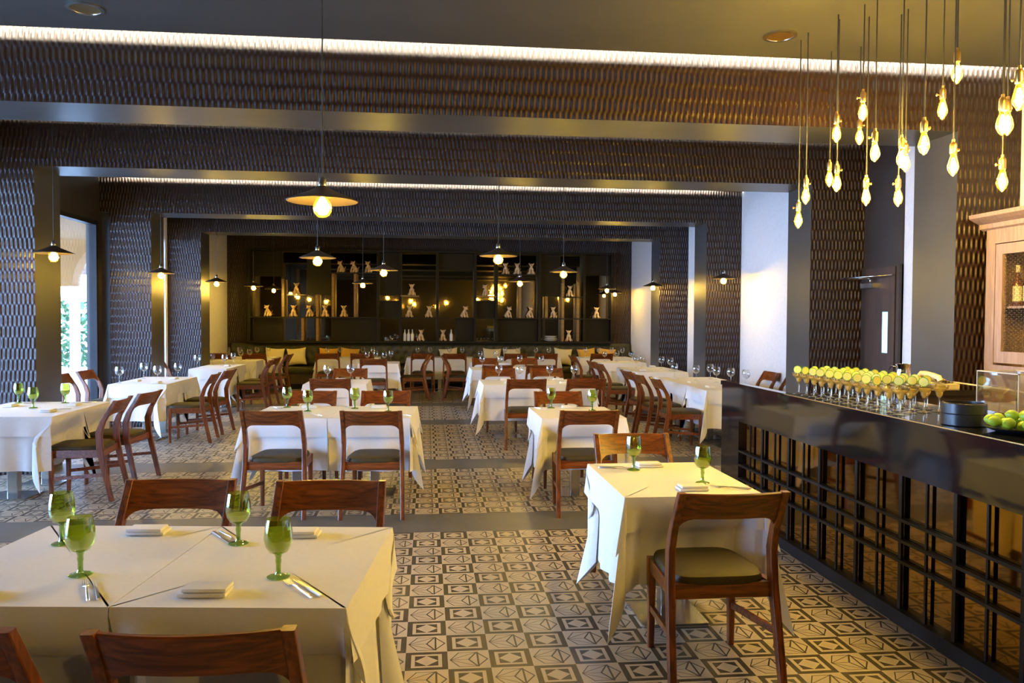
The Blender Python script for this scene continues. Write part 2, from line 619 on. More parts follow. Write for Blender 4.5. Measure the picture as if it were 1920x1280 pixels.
# ochre arcade wall with an arch
b = MB()
AX, AZ, AR = -5.75, 2.2, .95
prev = None
pts = [(AX + AR * cos(radians(a)), AZ + AR * sin(radians(a))) for a in range(180, -1, -10)]
for y0, y1 in ((16.0, 16.35),):
    b.box(-12, AX - AR, y0, y1, AZ, 4.4)
    b.box(AX + AR, -4.86, y0, y1, AZ, 4.4)
    for (xa, za), (xb, zb) in zip(pts[:-1], pts[1:]):
        V = [(xa, y0, za), (xb, y0, zb), (xb, y0, 4.4), (xa, y0, 4.4), (xa, y1, za), (xb, y1, zb), (xb, y1, 4.4), (xa, y1, 4.4)]
        b.add(V, [(0, 1, 2, 3), (7, 6, 5, 4), (0, 4, 5, 1), (3, 2, 6, 7)])
struct(b.obj('exterior_wall', MAT['ochre']), 'ochre arcade wall with a round arch outside the window', 'wall')
for k, (x, y, r) in enumerate(((-6.72, 16.17, .09), (-6.95, 18.6, .13))):
    b = MB()
    b.lathe([(r * 1.3, -.02), (r * 1.3, .12), (r, .16), (r, AZ - .2 + k), (r * 1.35, AZ - .12 + k), (r * 1.35, AZ + k)], 16, (x, y, 0), cap=True)
    tag(b.obj('terrace_column', MAT['whitestucco']), ['slim white column under the ochre arch outside', 'thicker pale column standing beyond the ochre arch'][k], 'column', 'terrace columns')
b = MB()
b.box(-8.6, -4.9, -3.0, 15.9, 3.06, 3.22)
struct(b.obj('exterior_roof', MAT['ochre']), 'flat arcade roof over the terrace along the windows', 'roof')
b = MB()
for k in range(9):
    b.box(-10.5, -4.9, 18.4 + k * .55, 18.75 + k * .55, 2.55 + k * .06, 2.65 + k * .06)
struct(b.obj('terrace_roof', MAT['pergola']), 'slatted wooden terrace roof beyond the arch', 'roof')
for k, (x, y) in enumerate(((-7.55, 17.6), (-6.72, 17.5))):
    b = MB()
    b.loft([rrect(0, 0, -.02, .46, .46, .03), rrect(0, 0, .55, .60, .60, .03), rrect(0, 0, .55, .52, .52, .03), rrect(0, 0, .48, .50, .50, .03)], mi=0, smooth=False)
    t = thing('planter', ['white planter with a low green shrub, beside the terrace wall end', 'white planter with a low green shrub, next to the pale column'][k], 'planter', (x, y, 0), 0, 'terrace planters')
    b.obj('pot', MAT['whitestucco'], t)
    b = MB()
    for q in range(160):
        a, e, rr = rnd.uniform(0, 2 * pi), rnd.uniform(0, 1.3), rnd.uniform(.18, .34)
        c = Vector((rr * cos(a) * cos(e), rr * sin(a) * cos(e), .58 + .30 * rr / .3 * sin(e)))
        d1 = Vector((rnd.uniform(-1, 1), rnd.uniform(-1, 1), rnd.uniform(-1, 1))).normalized() * .05
        d2 = d1.cross(Vector((rnd.uniform(-1, 1), rnd.uniform(-1, 1), 1))).normalized() * .022
        b.add([c - d1, c + d2, c + d1, c - d2], [(0, 1, 2, 3)])
    b.obj('foliage', MAT['leaf'], t)
b = MB()
for q in range(2200):
    c = Vector((rnd.uniform(-15, -6), rnd.uniform(25, 27), rnd.uniform(0, 1.9) + .3 * rnd.random()))
    d1 = Vector((rnd.uniform(-1, 1), rnd.uniform(-1, 1), rnd.uniform(-1, 1))).normalized() * .16
    d2 = d1.cross(Vector((rnd.uniform(-1, 1), rnd.uniform(-1, 1), 1))).normalized() * .07
    b.add([c - d1, c + d2, c + d1, c - d2], [(0, 1, 2, 3)])
tag(b.obj('shrubbery', MAT['leaf']), 'bright green garden shrubs far beyond the terrace', 'shrubs', None, 'stuff')
t = thing('wall_lantern', 'blue glass lantern on a bracket on the ochre wall outside', 'lantern', (-6.14, 15.70, 2.98))
b = MB()
b.lathe([(.02, .30), (.09, .22), (.115, 0), (.10, -.22), (.04, -.30)], 8, cap=True)
b.obj('glass_body', MAT['blue'], t)
b = MB()
b.lathe([(.012, .42), (.012, .31), (.07, .30), (.09, .23)], 8, cap=True)
b.tube([(0, 0, .42), (0, .32, .42)], .015)
b.obj('bracket', MAT['blackmetal'], t)

# ------------------------------------------------------------------ chairs
def build_chair():
    t = thing('dining_chair', '', 'chair')
    path = [(0.0, -.300, .255, .040, .034), (.22, -.252, .250, .048, .034), (.45, -.205, .243, .056, .034), (.60, -.196, .240, .058, .034),
            (.70, -.228, .238, .050, .034), (.80, -.285, .236, .044, .034), (.885, -.335, .235, .040, .034)]
    for s in (-1, 1):
        b = MB()
        b.loft([rrect(s * (px - .005), py, z, wx, dy) for z, py, px, dy, wx in path], smooth=False)
        b.obj('leg', MAT['chair'], t)
    for s in (-1, 1):
        b = MB()
        b.loft([rrect(s * .205, .205, z, w, w) for z, w in ((0, .030), (.45, .042))], smooth=False)
        b.obj('leg', MAT['chair'], t)
    # curved top rail with rounded lower corners
    b = MB()
    rings = []
    N = 22
    for i in range(N + 1):
        q = -1 + 2 * i / N
        x = q * .222
        zb = .762 - .050 * abs(q) ** 9
        zt = .882
        bow = -.034 * (1 - q * q)
        def yy(z):
            return -.285 + (z - .80) * (-.050 / .085) * .9 + bow
        th = .011
        rings.append([(x, yy(zb) - th, zb), (x, yy(zt) - th, zt - .004), (x, yy(zt) - th + .004, zt), (x, yy(zt) + th - .004, zt), (x, yy(zt) + th, zt - .004), (x, yy(zb) + th, zb)])
    b.loft(rings)
    b.obj('backrest', MAT['chairx'], t)
    # apron
    b = MB()
    for y, w in ((-.205, .222), (.205, .188)):
        b.loft([[(x, y + dy, z) for dy, z in ((-.012, .385), (.012, .385), (.012, .452), (-.012, .452))] for x in (-w, w)], smooth=False)
    for s in (-1, 1):
        b.loft([[(s * xx + dx, y, z) for dx, z in ((-.012, .385), (.012, .385), (.012, .452), (-.012, .452))] for y, xx in ((-.19, .228), (.19, .208))], smooth=False)
    b.obj('seat_frame', MAT['chairx'], t)
    b = MB()
    rings = []
    for k, z in ((.98, .440), (1.0, .450), (1.0, .466), (.97, .480), (.86, .490), (.5, .4945), (.02, .495)):
        ring = []
        for i in range(48):
            a = 2 * pi * i / 48
            cx, sx = cos(a), sin(a)
            ex = abs(cx) ** .35 * (1 if cx > 0 else -1)
            ey = abs(sx) ** .35 * (1 if sx > 0 else -1)
            y = .012 + ey * .232
            w = .232 - .028 * (ey + 1) / 2
            if ey < -.6:
                w = min(w, .212)
            ring.append((ex * w * k, .012 + (y - .012) * k, z))
        rings.append(ring)
    b.loft(rings)
    b.obj('seat_cushion', MAT['seat'], t)
    for s in (-1, 1):
        b = MB()
        b.loft([[(s * x + dx, y, z + dz) for dx, dz in ((-.009, -.015), (.009, -.015), (.009, .015), (-.009, .015))] for y, x, z in ((.19, .206, .20), (-.245, .244, .235))], smooth=False)
        b.obj('stretcher', MAT['chairx'], t)
    return t
chair = Maker(build_chair)
FACE = {'N': 0, 'S': pi, 'E': -pi / 2, 'W': pi / 2}     # N away from the camera, S towards it, E to the bar, W to the windows

def put_chair(x, y, f, where, group, turn=0.0):
    chair((x, y, 0), FACE[f] + radians(turn), where, group)

CHAIRS = [
    (-1.20, 2.33, 'N', 'wooden chair cut off at the picture corner, at the big front table', -3),
    (-.545, 2.28, 'N', 'wooden chair with its back to the camera at the big front table', -2),
    (-1.135, 3.44, 'S', 'wooden chair across the big front table, on its window side', -4),
    (-.455, 3.36, 'S', 'wooden chair across the big front table, on its bar side', -4),
    (1.312, 3.64, 'N', 'wooden olive-seat chair pulled up to the small table beside the bar', 0),
    (1.315, 4.74, 'S', 'wooden chair on the far side of the small table beside the bar', 0),
    (-1.22, 6.86, 'N', 'wooden chair, back to camera, window side of the second-row double table', -3),
    (-.43, 6.80, 'N', 'wooden chair, back to camera, aisle side of the second-row double table', -3),
    (-1.17, 7.94, 'S', 'wooden chair behind the second-row double table, on its window side', -2),
    (-.43, 7.92, 'S', 'wooden chair behind the second-row double table, on its aisle side', -2),
    (1.32, 6.74, 'N', 'wooden chair, back to camera, at the single table behind the bar table', 0),
    (1.33, 7.78, 'S', 'wooden chair facing the camera behind the single table past the bar table', 0),
    (-3.08, 7.58, 'W', 'wooden chair at the first window-row table, the one closer to the camera', 4),
    (-3.06, 8.30, 'W', 'wooden chair at the first window-row table, the one further along', -6),
    (-3.10, 10.90, 'W', 'wooden chair at the second window-row table, aisle side, closer one', 3),
    (-3.09, 11.66, 'W', 'wooden chair at the second window-row table, aisle side, further one', -4),
    (-4.35, 10.78, 'E', 'wooden chair against the bright window, the one closer to the camera', 0),
    (-4.35, 11.54, 'E', 'wooden chair against the bright window, beside the dark frame', 0),
    (-3.05, 14.42, 'W', 'wooden chair at the third window-row table, aisle side, closer one', 3),
    (-3.08, 15.12, 'W', 'wooden chair at the third window-row table, aisle side, further one', -5),
    (-4.22, 14.15, 'E', 'wooden chair between stone pier and the third window-row table', 0),
    (-3.10, 16.62, 'W', 'wooden chair at the aisle end of the fourth window-row table', -6),
    (-1.18, 10.27, 'N', 'wooden chair, back to camera, at the third-row single table', 0),
    (-1.12, 11.62, 'S', 'wooden chair facing the camera at the third-row single table', 0),
    (1.22, 10.12, 'N', 'wooden chair, back to camera, aisle side of the third-row double table', 0),
    (1.97, 10.12, 'N', 'wooden chair, back to camera, bar side of the third-row double table', 0),
    (1.06, 11.60, 'S', 'wooden chair facing the camera, aisle side of the third-row double table', 0),
    (1.78, 11.60, 'S', 'wooden chair facing the camera, bar side of the third-row double table', 0),
    (1.12, 13.10, 'N', 'wooden chair, back to camera, aisle side of the fourth-row double table', 0),
    (1.83, 13.10, 'N', 'wooden chair, back to camera, bar side of the fourth-row double table', 0),
    (1.08, 14.70, 'S', 'wooden chair facing the camera, aisle side of the fourth-row double table', 0),
    (1.82, 14.70, 'S', 'wooden chair facing the camera, bar side of the fourth-row double table', 0),
    (-.28, 16.05, 'W', 'wooden chair seen side-on in the aisle, its seat towards the windows', 6),
    (.63, 16.05, 'E', 'wooden chair seen side-on in the aisle, its seat towards the bar wall', -6),
    (-.98, 15.12, 'N', 'wooden chair, back to camera, at the fifth-row table by the windows', 0),
    (-4.27, 17.36, 'N', 'wooden chair at the first banquette table, closer to the window wall', 0),
    (-3.57, 17.36, 'N', 'wooden chair at the first banquette table, closer to the aisle', 0),
    (-2.08, 17.36, 'N', 'wooden chair at the second banquette table, its window side', 0),
    (-1.36, 17.36, 'N', 'wooden chair at the second banquette table, its aisle side', 0),
    (-.10, 17.30, 'N', 'wooden chair at the middle banquette table, its window side', 0),
    (.58, 17.30, 'N', 'wooden chair at the middle banquette table, its bar side', 0),
    (1.88, 17.34, 'N', 'wooden chair at the fourth banquette table, its aisle side', 0),
    (2.54, 17.34, 'N', 'wooden chair at the fourth banquette table, its bar side', 0),
    (3.76, 17.36, 'N', 'wooden chair at the last banquette table by the pale end wall', 0),
    (3.19, 9.86, 'E', 'first wooden chair of the three in a line along the bar-side row', -3),
    (3.17, 10.62, 'E', 'second wooden chair of the three in a line along the bar-side row', 0),
    (3.19, 11.37, 'E', 'third wooden chair of the three in a line along the bar-side row', 2),
    (4.58, 10.25, 'W', 'wooden chair against the white wall, mostly hidden behind the bar', 0),
    (4.58, 11.02, 'W', 'second wooden chair against the white wall, beyond the bar end', 0),
    (3.20, 13.22, 'E', 'wooden chair at the second bar-side row table, closer one', 0),
    (3.20, 13.93, 'E', 'wooden chair at the second bar-side row table, further one', 3),
    (4.57, 13.55, 'W', 'wooden chair between the stone piers on the bar-side wall', 0),
    (3.24, 16.00, 'E', 'wooden chair at the third bar-side row table, aisle side', 4),
    (4.60, 16.35, 'W', 'wooden chair against the pale wall at the third bar-side row table', 0),
]
NG = 'wooden dining chairs with olive seats'
for x, y, f, where, turn in CHAIRS:
    put_chair(x, y, f, where, NG, turn)

# ------------------------------------------------------------------ tables and cloths
TOPZ = .745
CLOTHZ = .755

def smooth01(x, a, b_):
    t = max(0.0, min(1.0, (x - a) / (b_ - a)))
    return t * t * (3 - 2 * t)

def cloth_mesh(w, d, drop, z0, lift=0.0, push=(0, 0, 0, 0), tight=(0, 0, 0, 0), cext=.42, cbulge=.085, flare=.02, amp=.012, seed=0, rows=10, hem=0.0, extra=0.0, ref=.46, over=None, seats=((), (), (), ())):
    R = random.Random(seed)
    NX = [(1, 0), (0, 1), (-1, 0), (0, -1)]
    hw, hd = w / 2, d / 2
    cor = [(hw, -hd), (hw, hd), (-hw, hd), (-hw, -hd)]
    per = []
    ns, nc = 30, 9
    for k in range(4):
        a, c = cor[k], cor[(k + 1) % 4]
        n = NX[k]
        ln = sqrt((c[0] - a[0]) ** 2 + (c[1] - a[1]) ** 2)
        for i in range(ns):
            q = (i + .5) / ns
            # denser near the corners
            q = .5 - .5 * cos(pi * q)
            per.append((a[0] + (c[0] - a[0]) * q, a[1] + (c[1] - a[1]) * q, n[0], n[1], k, q * ln, min(q, 1 - q) * ln, 0.0))
        n2 = NX[(k + 1) % 4]
        for i in range(nc):
            an = (i + .5) / nc * pi / 2
            nx, ny = n[0] * cos(an) + n2[0] * sin(an), n[1] * cos(an) + n2[1] * sin(an)
            per.append((c[0], c[1], nx, ny, k + .5, 0, 0, 1 - abs(an - pi / 4) / (pi / 4)))
    ph = [R.uniform(0, 6.28) for _ in range(8)]
    fr = [R.uniform(7, 11) for _ in range(8)]
    m = len(per)
    V, F = [], []
    rings = []
    top = z0 + lift
    e = .006
    rings.append([(x - (e if x > 0 else -e) * (abs(abs(x) - hw) < 1e-6), y - (e if y > 0 else -e) * (abs(abs(y) - hd) < 1e-6), top) for x, y, *_ in per])
    cbs = [R.uniform(.7, 1.25) for _ in range(4)]
    ces = [R.uniform(.85, 1.15) for _ in range(4)]
    for r in range(rows + 1):
        ring = []
        for x, y, nx, ny, k, s, dc, cw in per:
            ki = int(k)
            corner = k != ki
            full = drop * (1 + (cext * ces[ki] * cw ** 1.3 if corner else 0))
            t = r / rows
            if over:                          # the first rows follow the hem rows of the top cloth
                lo_ = over[0] * (1 + (over[1] * ces[ki] * cw ** 1.3 if corner else 0)) / full
                t = lo_ * r / over[2] if r <= over[2] else lo_ + (1 - lo_) * (r - over[2]) / (rows - over[2])
            if corner:
                ks = (ki, (ki + 1) % 4)
                L = drop * (1 + cext * ces[ki] * cw ** 1.3)
                te = L * t / ref
                out = lift + .003 + extra * t + te * (flare + cbulge * cbs[ki] * cw ** 1.2)
                mx, my = nx, ny
                for q in ks:
                    if tight[q]:
                        if NX[q][0]:
                            mx = 0
                        else:
                            my = 0
            else:
                ks = (ki,)
                near = max(0.0, 1 - dc / .16)
                L = drop
                te = L * t / ref
                out = lift + .003 + extra * t + te * (flare * (1 - near) - .022 * sin(pi * min(1, near * 1.0)) * (1 if near else 0) + amp * sin(s * fr[ki] * 2.2 + ph[ki]) * (1 - near) ** .5 + amp * .6 * sin(s * fr[ki + 4] * 4 + ph[ki + 4]) * (1 - near))
                mx, my = nx, ny
                if tight[ki]:
                    out = .0005 + lift * .4
            dz = L * t
            px, py = x + mx * out, y + my * out
            if corner:
                for q in ks:
                    if tight[q]:
                        px += NX[q][0] * (.0005 + lift * .4)
                        py += NX[q][1] * (.0005 + lift * .4)
            f = smooth01(dz, .02, .23)
            if corner:
                for q in ks:
                    if push[q]:
                        lat = y if NX[q][0] else x
                        wgt = max(1 - smooth01(abs(lat - c0), .245, .32) for c0 in seats[q])
                        px -= NX[q][0] * (push[q] + .11) * f * wgt
                        py -= NX[q][1] * (push[q] + .11) * f * wgt
            if not corner and push[ki]:
                lat = y if NX[ki][0] else x
                wgt = max(1 - smooth01(abs(lat - c0), .245, .32) for c0 in seats[ki])
                px -= NX[ki][0] * push[ki] * f * wgt
                py -= NX[ki][1] * push[ki] * f * wgt
            ring.append((px, py, max(top - dz - (.004 if r else .0), .012)))
        rings.append(ring)
    if extra:                                 # turned hem
        rings.append([(p[0] - q[2] * .009, p[1] - q[3] * .009, p[2] + .001) for p, q in zip(rings[-1], per)])
    b = MB()
    b.loft(rings, cap=False)
    keep = [i for i in range(m) if i == 0 or per[i][:2] != per[i - 1][:2]]
    K = len(keep)
    b.add([rings[0][i] for i in keep] + [(0, 0, top)], [(i, (i + 1) % K, K) for i in range(K)])
    return b

TABLES = {}

def build_pedestal(w, d):
    t = thing('dining_table', '', 'table')
    b = MB()
    b.loft([rrect(0, 0, z, w - .02, d - .02, .01) for z in (TOPZ - .03, TOPZ)], smooth=False)
    b.obj('tabletop', MAT['tabletop'], t)
    b = MB()
    b.loft([rrect(0, 0, z, .085, .085, .004) for z in (.014, TOPZ - .03)], smooth=False)
    b.obj('column', MAT['steel'], t)
    b = MB()
    b.loft([rrect(0, 0, z, .36, .36, .008) for z in (0, .014)], smooth=False)
    b.obj('base_plate', MAT['steel'], t)
    return t
PED = {}

def table(key, x, y, w, d, rot, phrase, push=(0, 0, 0, 0), tight=(0, 0, 0, 0), seed=0, drop=.46, rows=10, over=True):
    rz = radians(rot)
    # the hanging cloth is pushed in by the seats that stand under the table edge
    pu = [0.0, 0.0, 0.0, 0.0]
    st = ([], [], [], [])
    for cx, cy, f, _w, _t in CHAIRS:
        lx, ly = (cx - x) * cos(rz) + (cy - y) * sin(rz), -(cx - x) * sin(rz) + (cy - y) * cos(rz)
        if f == 'S' and abs(lx) < w / 2 + .26 and ly > 0:
            pu[1] = max(pu[1], d / 2 - (ly - .25) + .035)
            st[1].append(lx)
        if f == 'N' and abs(lx) < w / 2 + .26 and ly < 0:
            pu[3] = max(pu[3], d / 2 + (ly + .25) + .035)
            st[3].append(lx)
        if f == 'W' and abs(ly) < d / 2 + .26 and lx > 0:
            pu[0] = max(pu[0], w / 2 - (lx - .25) + .035)
            st[0].append(ly)
        if f == 'E' and abs(ly) < d / 2 + .26 and lx < 0:
            pu[2] = max(pu[2], w / 2 + (lx + .25) + .035)
            st[2].append(ly)
    push = tuple(p if 0 < p < .42 else 0 for p in pu)
    if (w, d) not in PED:
        PED[(w, d)] = Maker(lambda: build_pedestal(w, d))
    PED[(w, d)]((x, y, 0), rz, 'pedestal table hidden under white cloths, ' + phrase, 'pedestal dining tables')
    c = cloth_mesh(w, d, drop, CLOTHZ - .006, 0, push, tight, seed=seed, rows=rows + 3, over=(.165, .6, 6), seats=st).obj('tablecloth', MAT['cloth'])
    c.location = (x, y, 0)
    c.rotation_euler = (0, 0, rz)
    tag(c, 'long white tablecloth draped on the ' + phrase, 'tablecloth', 'long white tablecloths')
    if over:
        o = cloth_mesh(w, d, .165, CLOTHZ - .003, .004, push, tight, cext=.6, seed=seed, rows=6, extra=.020, seats=st).obj('top_cloth', MAT['cloth'], c)
        o['label'] = 'short white top cloth'
    TABLES[key] = (x, y, w, d, rz, phrase)

PX, PY, MX, MY = 0, 1, 2, 3        # side order: +X, +Y, -X, -Y
def sides(**k):
    out = [0, 0, 0, 0]
    for n, v in k.items():
        out[{'px': 0, 'py': 1, 'mx': 2, 'my': 3}[n]] = v
    return tuple(out)

table('T1a', -1.2495, 2.989, .70, .92, -6, 'window-side half of the big front double table', sides(py=.16, my=.10), sides(px=1), 1)
table('T1b', -.545, 2.915, .70, .92, -6, 'bar-side half of the big front double table', sides(py=.14, my=.12), sides(mx=1), 2)
table('T2', 1.315, 4.265, .70, .90, 0, 'small table beside the black bar', sides(my=.10, py=.10), (0, 0, 0, 0), 3)
table('T3a', -1.19, 7.535, .706, .95, -3, 'window-side half of the second-row double table', sides(my=.10, py=.22), sides(px=1), 4)
table('T3b', -.478, 7.495, .706, .95, -3, 'bar-side half of the second-row double table', sides(my=.10, py=.22), sides(mx=1), 5)
table('T4', 1.37, 7.35, .74, .90, 0, 'single table right behind the bar table', sides(my=.12, py=.16), (0, 0, 0, 0), 6)
table('T5a', -3.70, 7.62, .92, .63, 0, 'first window-row table, half closer to the camera', sides(px=.12), sides(py=1), 7)
table('T5b', -3.70, 8.255, .92, .63, 0, 'first window-row table, half further down the room', sides(px=.12), sides(my=1), 8)
table('T6a', -3.70, 11.05, .71, .68, 0, 'second window-row table, half closer to the camera', sides(px=.12, mx=.2), sides(py=1), 9, rows=8)
table('T6b', -3.70, 11.735, .71, .68, 0, 'second window-row table, half further down the room', sides(px=.12, mx=.2), sides(my=1), 10, rows=8)
table('T7a', -3.66, 14.22, .60, .70, 0, 'third window-row table, half closer to the camera', sides(px=.12), sides(py=1), 11, rows=7)
table('T7b', -3.66, 14.925, .60, .70, 0, 'third window-row table, half by the stone pier', sides(px=.12), sides(my=1), 12, rows=7)
table('T8', -3.83, 16.60, .92, .66, 0, 'fourth window-row table by the pale end wall', sides(px=.12), (0, 0, 0, 0), 13, rows=7)
table('T9', -1.20, 11.05, .80, .90, 0, 'third-row single table on the window side of the aisle', sides(my=.1, py=.15), (0, 0, 0, 0), 14, rows=8)
table('T13a', 1.105, 10.93, .73, .92, 0, 'third-row double table, half by the aisle', sides(my=.1, py=.15), sides(px=1), 15, rows=8)
table('T13b', 1.84, 10.93, .73, .92, 0, 'third-row double table, half away from the aisle', sides(my=.1, py=.15), sides(mx=1), 16, rows=8)
table('T14a', 1.12, 13.95, .73, .92, 0, 'fourth-row double table, half by the aisle', sides(my=.1, py=.15), sides(px=1), 17, rows=7)
table('T14b', 1.855, 13.95, .73, .92, 0, 'fourth-row double table, half away from the aisle', sides(my=.1, py=.15), sides(mx=1), 18, rows=7)
table('T10', -.93, 15.85, .74, .86, 0, 'fifth-row table on the window side of the aisle', sides(px=.1, my=.1), (0, 0, 0, 0), 19, rows=7)
table('T12', 1.25, 16.05, .72, .72, 0, 'fifth-row table on the bar side of the aisle', sides(mx=.1, my=.1), (0, 0, 0, 0), 20, rows=7)
table('T20a', 3.86, 9.90, .88, .74, 0, 'first bar-side row table, end closest to the bar', sides(mx=.12, px=.12), sides(py=1), 21)
table('T20b', 3.86, 10.645, .88, .74, 0, 'first bar-side row table, middle section', sides(mx=.12, px=.12), sides(py=1, my=1), 22, rows=8)
table('T20c', 3.86, 11.39, .88, .74, 0, 'first bar-side row table, far end section', sides(mx=.12), sides(my=1), 23, rows=8)
table('T21a', 3.87, 13.25, .84, .72, 0, 'second bar-side row table, half closer to the camera', sides(mx=.12), sides(py=1), 24, rows=7)
table('T21b', 3.87, 13.975, .84, .72, 0, 'second bar-side row table, half further down the room', sides(mx=.12), sides(my=1), 25, rows=7)
table('T22', 3.90, 16.05, .90, .78, 0, 'third bar-side row table near the far end wall', sides(mx=.12), (0, 0, 0, 0), 26, rows=7)
ORD = ['first', 'second', 'third', 'fourth', 'fifth', 'sixth']
BQ = [(-3.88, 1.20), (-1.72, 1.32), (.28, 1.45), (2.22, 1.45), (4.00, 1.20)]
for i, (x, w) in enumerate(BQ):
    table('B%d' % i, x, 17.98, w, .66, 0, ORD[i] + ' banquette table counted from the window wall', sides(my=.12), (0, 0, 0, 0), 30 + i, rows=7)

# ------------------------------------------------------------------ glasses
def build_goblet(fill):
    def mk():
        t = thing('green_goblet', '', 'glass')
        b = MB()
        b.lathe([(.012, .078), (.030, .086), (.042, .105), (.047, .130), (.046, .155), (.042, .180), (.0385, .197), (.0365, .197), (.040, .180), (.044, .155), (.045, .130), (.040, .107), (.028, .089), (.001, .083)], 24)
        b.obj('bowl', MAT['green'], t)
        b = MB()
        b.lathe([(.0365, 0), (.038, .003), (.030, .007), (.012, .011), (.0085, .018), (.0085, .045), (.0105, .055), (.009, .066), (.014, .080), (.020, .083), (.001, .084)], 24)
        b.obj('stem', MAT['greendark'], t)
        top = .100 + .085 * fill
        prof = [(.001, .085), (.026, .091), (.038, .108), (.043, .130), (.042, .155), (.039, .178)]
        pr = [p for p in prof if p[1] < top]
        pr += [(pr[-1][0], top), (.001, top)]
        b = MB()
        b.lathe(pr, 24)
        b.obj('drink', MAT['limewater'], t)
        return t
    return mk
goblet = {k: Maker(build_goblet(k)) for k in (.18, .35, .72)}

def at(key, fx, fy):
    """a point on a table, as fractions of its half sizes"""
    x, y, w, d, rz, _ = TABLES[key]
    lx, ly = fx * w / 2, fy * d / 2
    return (x + lx * cos(rz) - ly * sin(rz), y + lx * sin(rz) + ly * cos(rz))

GZ = CLOTHZ + .0025
for x, y, fill, lab in [
    (-1.383, 3.195, .18, 'almost empty green goblet at the far window-side corner of the front table'),
    (-1.155, 2.802, .72, 'well filled green goblet on the window-side half of the front table'),
    (-.718, 3.140, .18, 'almost empty green goblet at the far middle of the front table'),
    (-.493, 2.722, .72, 'well filled green goblet on the bar-side half of the front table'),
    (1.182, 4.494, .18, 'almost empty green goblet on the small table beside the bar'),
    (1.455, 4.106, .35, 'half filled green goblet on the small table beside the bar'),
    (-1.345, 7.90, .18, 'green goblet on the second-row double table, at its window end'),
    (-1.10, 7.56, .35, 'green goblet in front of the second-row double table seam, window half'),
    (-.69, 7.76, .18, 'green goblet just past the second-row double table seam, aisle half'),
    (-.36, 7.50, .35, 'green goblet near the aisle end of the second-row double table'),
    (1.20, 7.70, .18, 'green goblet on the single table behind the bar table, far side'),
    (1.56, 7.48, .35, 'green goblet on the single table behind the bar table, bar side'),
    (-4.05, 8.44, .18, 'green goblet on the first window-row table, next to the stone pier'),
    (-3.70, 7.98, .35, 'green goblet at the middle of the first window-row table'),
    (-3.60, 8.42, .35, 'green goblet on the first window-row table, against the bright window'),
]:
    goblet[fill]((x, y, GZ), 0, lab, 'green goblets')

def build_wine():
    t = thing('wine_glass', '', 'glass')
    b = MB()
    b.lathe([(.006, .098), (.026, .106), (.046, .128), (.053, .156), (.051, .184), (.042, .218), (.0405, .218), (.0493, .184), (.0513, .156), (.0445, .129), (.025, .108), (.001, .101)], 24)
    b.obj('bowl', MAT['glass'], t)
    b = MB()
    b.lathe([(.036, 0), (.037, .0025), (.014, .007), (.0045, .016), (.004, .085), (.007, .099), (.001, .100)], 16)
    b.obj('stem', MAT['glass'], t)
    return t
wine = Maker(build_wine)
WINE = [('T6a', 'second window-row table', [(-3.98, 10.88), (-3.96, 11.72), (-3.56, 11.05), (-3.50, 11.72)]),
        ('T7a', 'third window-row table', [(-3.92, 14.20), (-3.90, 15.10), (-3.50, 14.35), (-3.52, 15.05)]),
        ('T8', 'fourth window-row table', [(-4.02, 16.72), (-3.70, 16.45), (-3.60, 16.78)]),
        ('T9', 'third-row single table', [(-1.36, 11.15), (-1.06, 11.28)]),
        ('T10', 'fifth-row table on the window side', [(-1.16, 15.75), (-1.02, 16.08), (-.72, 16.10), (-.82, 15.60)]),
        ('T12', 'fifth-row table on the bar side', [(1.05, 15.95), (1.38, 16.2)]),
        ('T13a', 'third-row double table', [(1.00, 11.22), (1.28, 11.10), (1.72, 11.20), (2.06, 11.15)]),
        ('T14a', 'fourth-row double table', [(.96, 14.10), (1.26, 13.90), (1.64, 14.20), (2.00, 14.0)]),
        ('T20a', 'first bar-side row table', [(3.66, 11.60), (3.82, 11.10), (3.98, 10.72), (4.08, 10.45), (4.16, 10.12), (4.12, 11.35)]),
        ('T21a', 'second bar-side row table', [(3.86, 14.15), (4.10, 13.75), (4.12, 13.30), (3.70, 13.95)]),
        ('T22', 'third bar-side row table', [(3.62, 16.15), (3.90, 16.25), (4.15, 15.95), (4.2, 16.28)]),
        ('B0', 'first banquette table', [(-4.30, 17.9), (-4.05, 17.9), (-3.72, 18.08), (-3.48, 18.05)]),
        ('B1', 'second banquette table', [(-2.20, 18.05), (-1.92, 18.05), (-1.42, 18.0), (-1.20, 17.95)]),
        ('B2', 'middle banquette table', [(-.22, 18.1), (.06, 18.0), (.50, 18.1), (.78, 18.0)]),
        ('B3', 'fourth banquette table', [(1.75, 18.1), (2.05, 18.1), (2.45, 18.05), (2.75, 18.05)]),
        ('B4', 'last banquette table', [(3.60, 18.1), (3.92, 18.1), (4.22, 18.12), (4.42, 17.9)])]
for key, phrase, pts in WINE:
    for i, (x, y) in enumerate(pts):
        wine((x, y, GZ), 0, '%s clear wine glass from the window side on the %s' % (ORD[i], phrase), 'clear wine glasses')

# ------------------------------------------------------------------ napkins and cutlery
def build_napkin():
    t = thing('folded_napkin', '', 'napkin')
    for k, (w, d, z, off, nm) in enumerate(((.150, .092, 0, 0, 'lower_fold'), (.138, .082, .0129, .005, 'upper_fold'))):
        b = MB()
        b.loft([rrect(off, off * .6, z + q * (1 + .0), w - e, d - e, .004, 2) for q, e in ((0, .008), (.003, .001), (.009, 0), (.0125, .004), (.0130, .014))], smooth=True)
        b.obj(nm, MAT['napkin'], t)
    return t
napkin = Maker(build_napkin)

